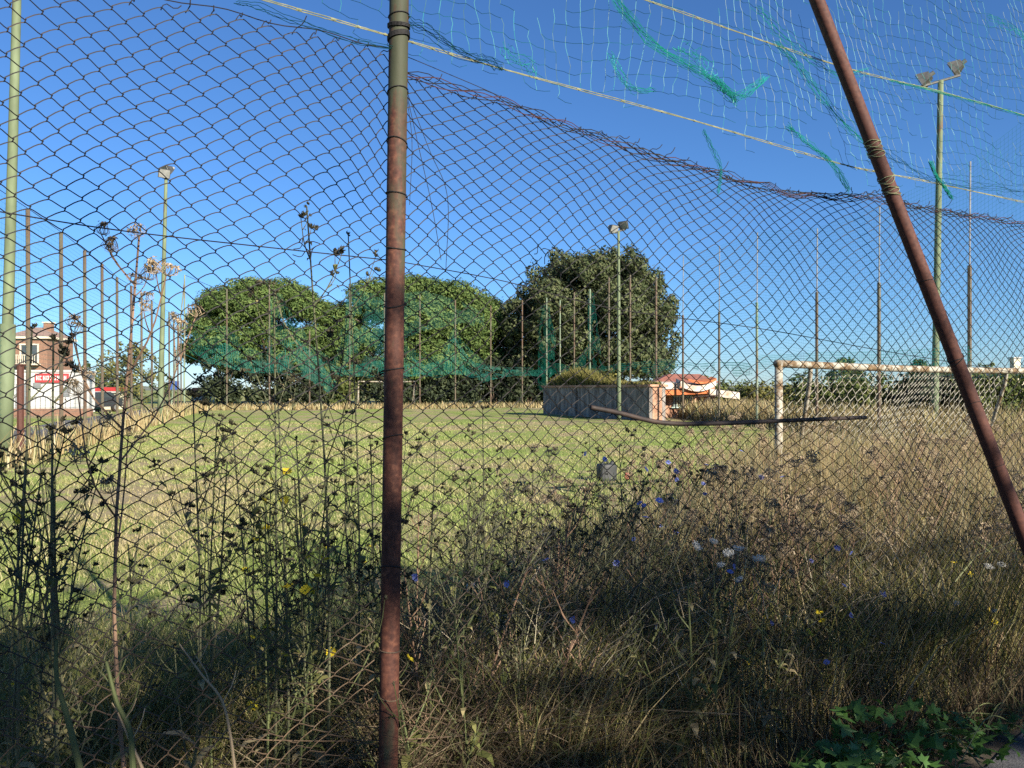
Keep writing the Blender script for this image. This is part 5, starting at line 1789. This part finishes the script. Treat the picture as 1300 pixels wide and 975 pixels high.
# dark burr stalks mid right
for k, (px, gap, py) in enumerate(((575, .9, 600), (625, .6, 650), (660, .8, 610), (715, .6, 600), (760, .8, 640), (805, .7, 630), (530, .5, 650), (690, .4, 690))):
    p = fz(px, gap)
    o_ = weed('burr_weed', p, 'thin dark burr weed leaning among the blue flowers right of the near post', 'weed', 650 + k, hgt(py, p), 7, .42, M['stalk_dark'], burrs, 'burr_head', 'thin burr weeds among the blue flowers', r0=.0036, leaf=.4, head_n=.8, first=.25, lean=(.2 + g.normal() * .25, g.normal() * .1), hscale=.5, curve=.12)
    LT.append((px, o_))
number(LT, '%s thin dark burr weed counted rightwards from the near post, among blue flowers')
LR = []
GD = 'dry branching stalks in the weeds at right'
for k in range(96):
    px = 530 + 830 * g.random(); gap = .06 + 1.5 * g.random() ** 1.3
    p = fz(px, gap)
    py = (690 + 110 * g.random()) if gap < .5 else (610 + 90 * g.random())
    dry = g.random() < .55
    weed('dry_stalk_weed', p, 'dry branching stalk with tiny seed heads among the weeds right of the near post', 'weed', 1200 + k, hgt(py, p), 8, .36, (M['stalk_dry'] if k % 2 else M['stalk_dark']) if dry else M['stalk_green'], burrs, 'seed_head', GD, r0=.0042, leaf=.9 if not dry else .3, head_n=.6, first=.15, lean=(g.normal() * .1, g.normal() * .08), sub=2, hscale=.4, curve=.05)
# yellow flowers on the right
for k, (px, gap, py) in enumerate(((1192, .9, 560), (1212, .4, 715), (1250, .2, 775), (985, .3, 745), (950, .3, 850), (1052, .2, 790))):
    p = fz(px, gap)
    o_ = weed('yellow_flower_weed', p, 'slender weed with yellow flowers among the dry weeds at right', 'weed', 700 + k, hgt(py, p), 5, .28, M['stalk_green'], burrs, 'burr_head', 'yellow flowered weeds at right', r0=.0026, leaf=.8, flowers=yel, nfl=2, head_n=.5, first=.4, sub=1, hscale=.5)
    LR.append((px, o_))
number(LR, '%s slender yellow flowered weed from the left among the dry weeds at right')
LW = []
# wild carrot: dry nests in the golden zone, a few white ones in the shade
k = 0
while k < 84:
    d = 3.4 + 6.2 * g.random() ** 1.1
    px = 560 + 800 * g.random()
    x = (px - 650) / FPX * d
    if right_zone(np.array(x), np.array(d), np.array(px)) < .55 or fence_gap(x, d) < .25:
        continue
    H = .75 + .5 * g.random()
    weed('wild_carrot', (x, d, 0), 'dried wild carrot with curled brown seed heads among the golden weeds', 'weed', 800 + k, H, 5, .42, M['stalk_dry'], umbs, 'umbel', 'dried wild carrots in front of the goal', r0=.0026 + .0002 * d, leaf=.0, head_n=.75, first=.4, lean=(g.normal() * .08, g.normal() * .06), sub=1, hscale=1.0 + .03 * d)
    k += 1
for k, (px, gap, py) in enumerate(((905, .06, 690), (937, .08, 700), (965, .06, 712), (1190, .06, 745), (1255, .07, 722), (1225, .05, 752))):
    p = fz(px, gap)
    o_ = weed('wild_carrot', p, 'wild carrot with pale white umbels low in the shaded weeds at right', 'weed', 900 + k, hgt(py, p), 4, .3, M['stalk_green'], umbw, 'umbel', 'white wild carrots at right', r0=.0026, leaf=.6, head_n=.4, first=.5, sub=0, hscale=.6)
    LW.append((px, o_))
number(LW, '%s white wild carrot from the left in the shaded weeds at right')

# pale broken stem leaning across the mesh at lower left
p = fz(290, -.10)
for k, (pts, lab) in enumerate((([(228, 818), (255, 855), (281, 888), (292, 930), (300, 990)], 'pale bare twig leaning on the mesh at lower left'),
                                ([(150, 905), (165, 940), (185, 985)], 'pale straw stem at the bottom left of the mesh'),
                                ([(72, 812), (72, 860), (88, 920), (105, 990)], 'thick pale green stem at lower left'),
                                ([(135, 840), (148, 890), (165, 930), (170, 990)], 'pale green stem beside the thick one at lower left'))):
    C = catmull([fpx(a, b_, .08 + .35 * (1 if a < 320 else 0)) for a, b_ in pts], 24)
    end = C[-1].copy(); end[2] = 0.0
    C = np.vstack([C, end[None]])
    t = empty('bare_stem', (end[0], end[1], 0), lab, 'stem')
    mt = M['umbel'] if k < 2 else M['stalk_green']
    MB().tubes(C - np.array([end[0], end[1], 0]), np.linspace(.0016, .0036, 25) * (1 if k < 2 else 1.9), 6).build('stem', mt, t)
    mb = MB()
    for q in range(4):
        c0 = C[4 + q * 4] - np.array([end[0], end[1], 0])
        e = c0 + np.array([(-1) ** q * .03, 0, .05 + .01 * q])
        mb.tubes(catmull([c0, (c0 + e) / 2 + [0.005, 0, 0], e], 5), .0011, 4)
    mb.build('twig', mt, t)

# ------------------------------------------------------------------ ivy-like creeper at lower right
M['creeper'] = mat_island('creeper_leaf', [(0.0, (0.03, 0.075, 0.016)), (0.5, (0.055, 0.13, 0.025)), (1.0, (0.1, 0.2, 0.045))], 0.5, 0.3, 0.4)
def lobed_leaf(seed):
    g = np.random.default_rng(seed)
    an = np.array([-150, -110, -70, -40, -20, 0, 20, 40, 70, 110, 150]) * math.pi / 180
    rr = np.array([.35, .75, .5, .95, .62, 1.15, .62, .95, .5, .75, .35]) * (1 + g.normal(size=11) * .06)
    V = [(0, 0, 0)] + [(r * math.sin(a), r * math.cos(a) + .15, -.22 * abs(math.sin(a)) * r + .06 * g.normal()) for a, r in zip(an, rr)]
    mb = MB(); mb.add(np.array(V) * .03, [[0, i + 1, i] for i in range(1, 11)])
    return hidden(mb.build('leaf', M['creeper']))
lv = [lobed_leaf(s) for s in range(4)]
g = np.random.default_rng(5)
cp = fpx(1125, 930, .22); cp[2] = 0
t = empty('creeper', cp, 'bright green lobed creeper at the pavement edge at lower right', 'creeper')
for k in range(290):
    a = g.random()
    px = 985 + 330 * a + g.normal() * 8
    if g.random() < .5:
        px = 1095 + g.normal() * 75
    hump = .20 * math.exp(-((px - 1105) / 110) ** 2) + .06
    bofs = .16 + .26 * g.random()
    p = fpx(px, 900, bofs)
    z = .03 + hump * g.random() ** .5 * (1.3 - bofs)
    child('leaf', lv[k % 4], t, (p[0] - cp[0], p[1] - cp[1], z), (.35 + g.normal() * .4, g.normal() * .4, g.random() * 6.28), 1.0 + .8 * g.random())
mb = MB()
for k in range(14):
    a0 = fpx(1000 + 300 * g.random(), 900, .2); a1 = fpx(1000 + 300 * g.random(), 900, .15 + .3 * g.random())
    a0[2] = .01; a1[2] = .05
    m_ = (a0 + a1) / 2; m_[2] = .10 + .1 * g.random()
    mb.tubes(catmull([a0, m_, a1], 14) - cp, .0022, 4)
mb.build('runner', M['stalk_green'], t)
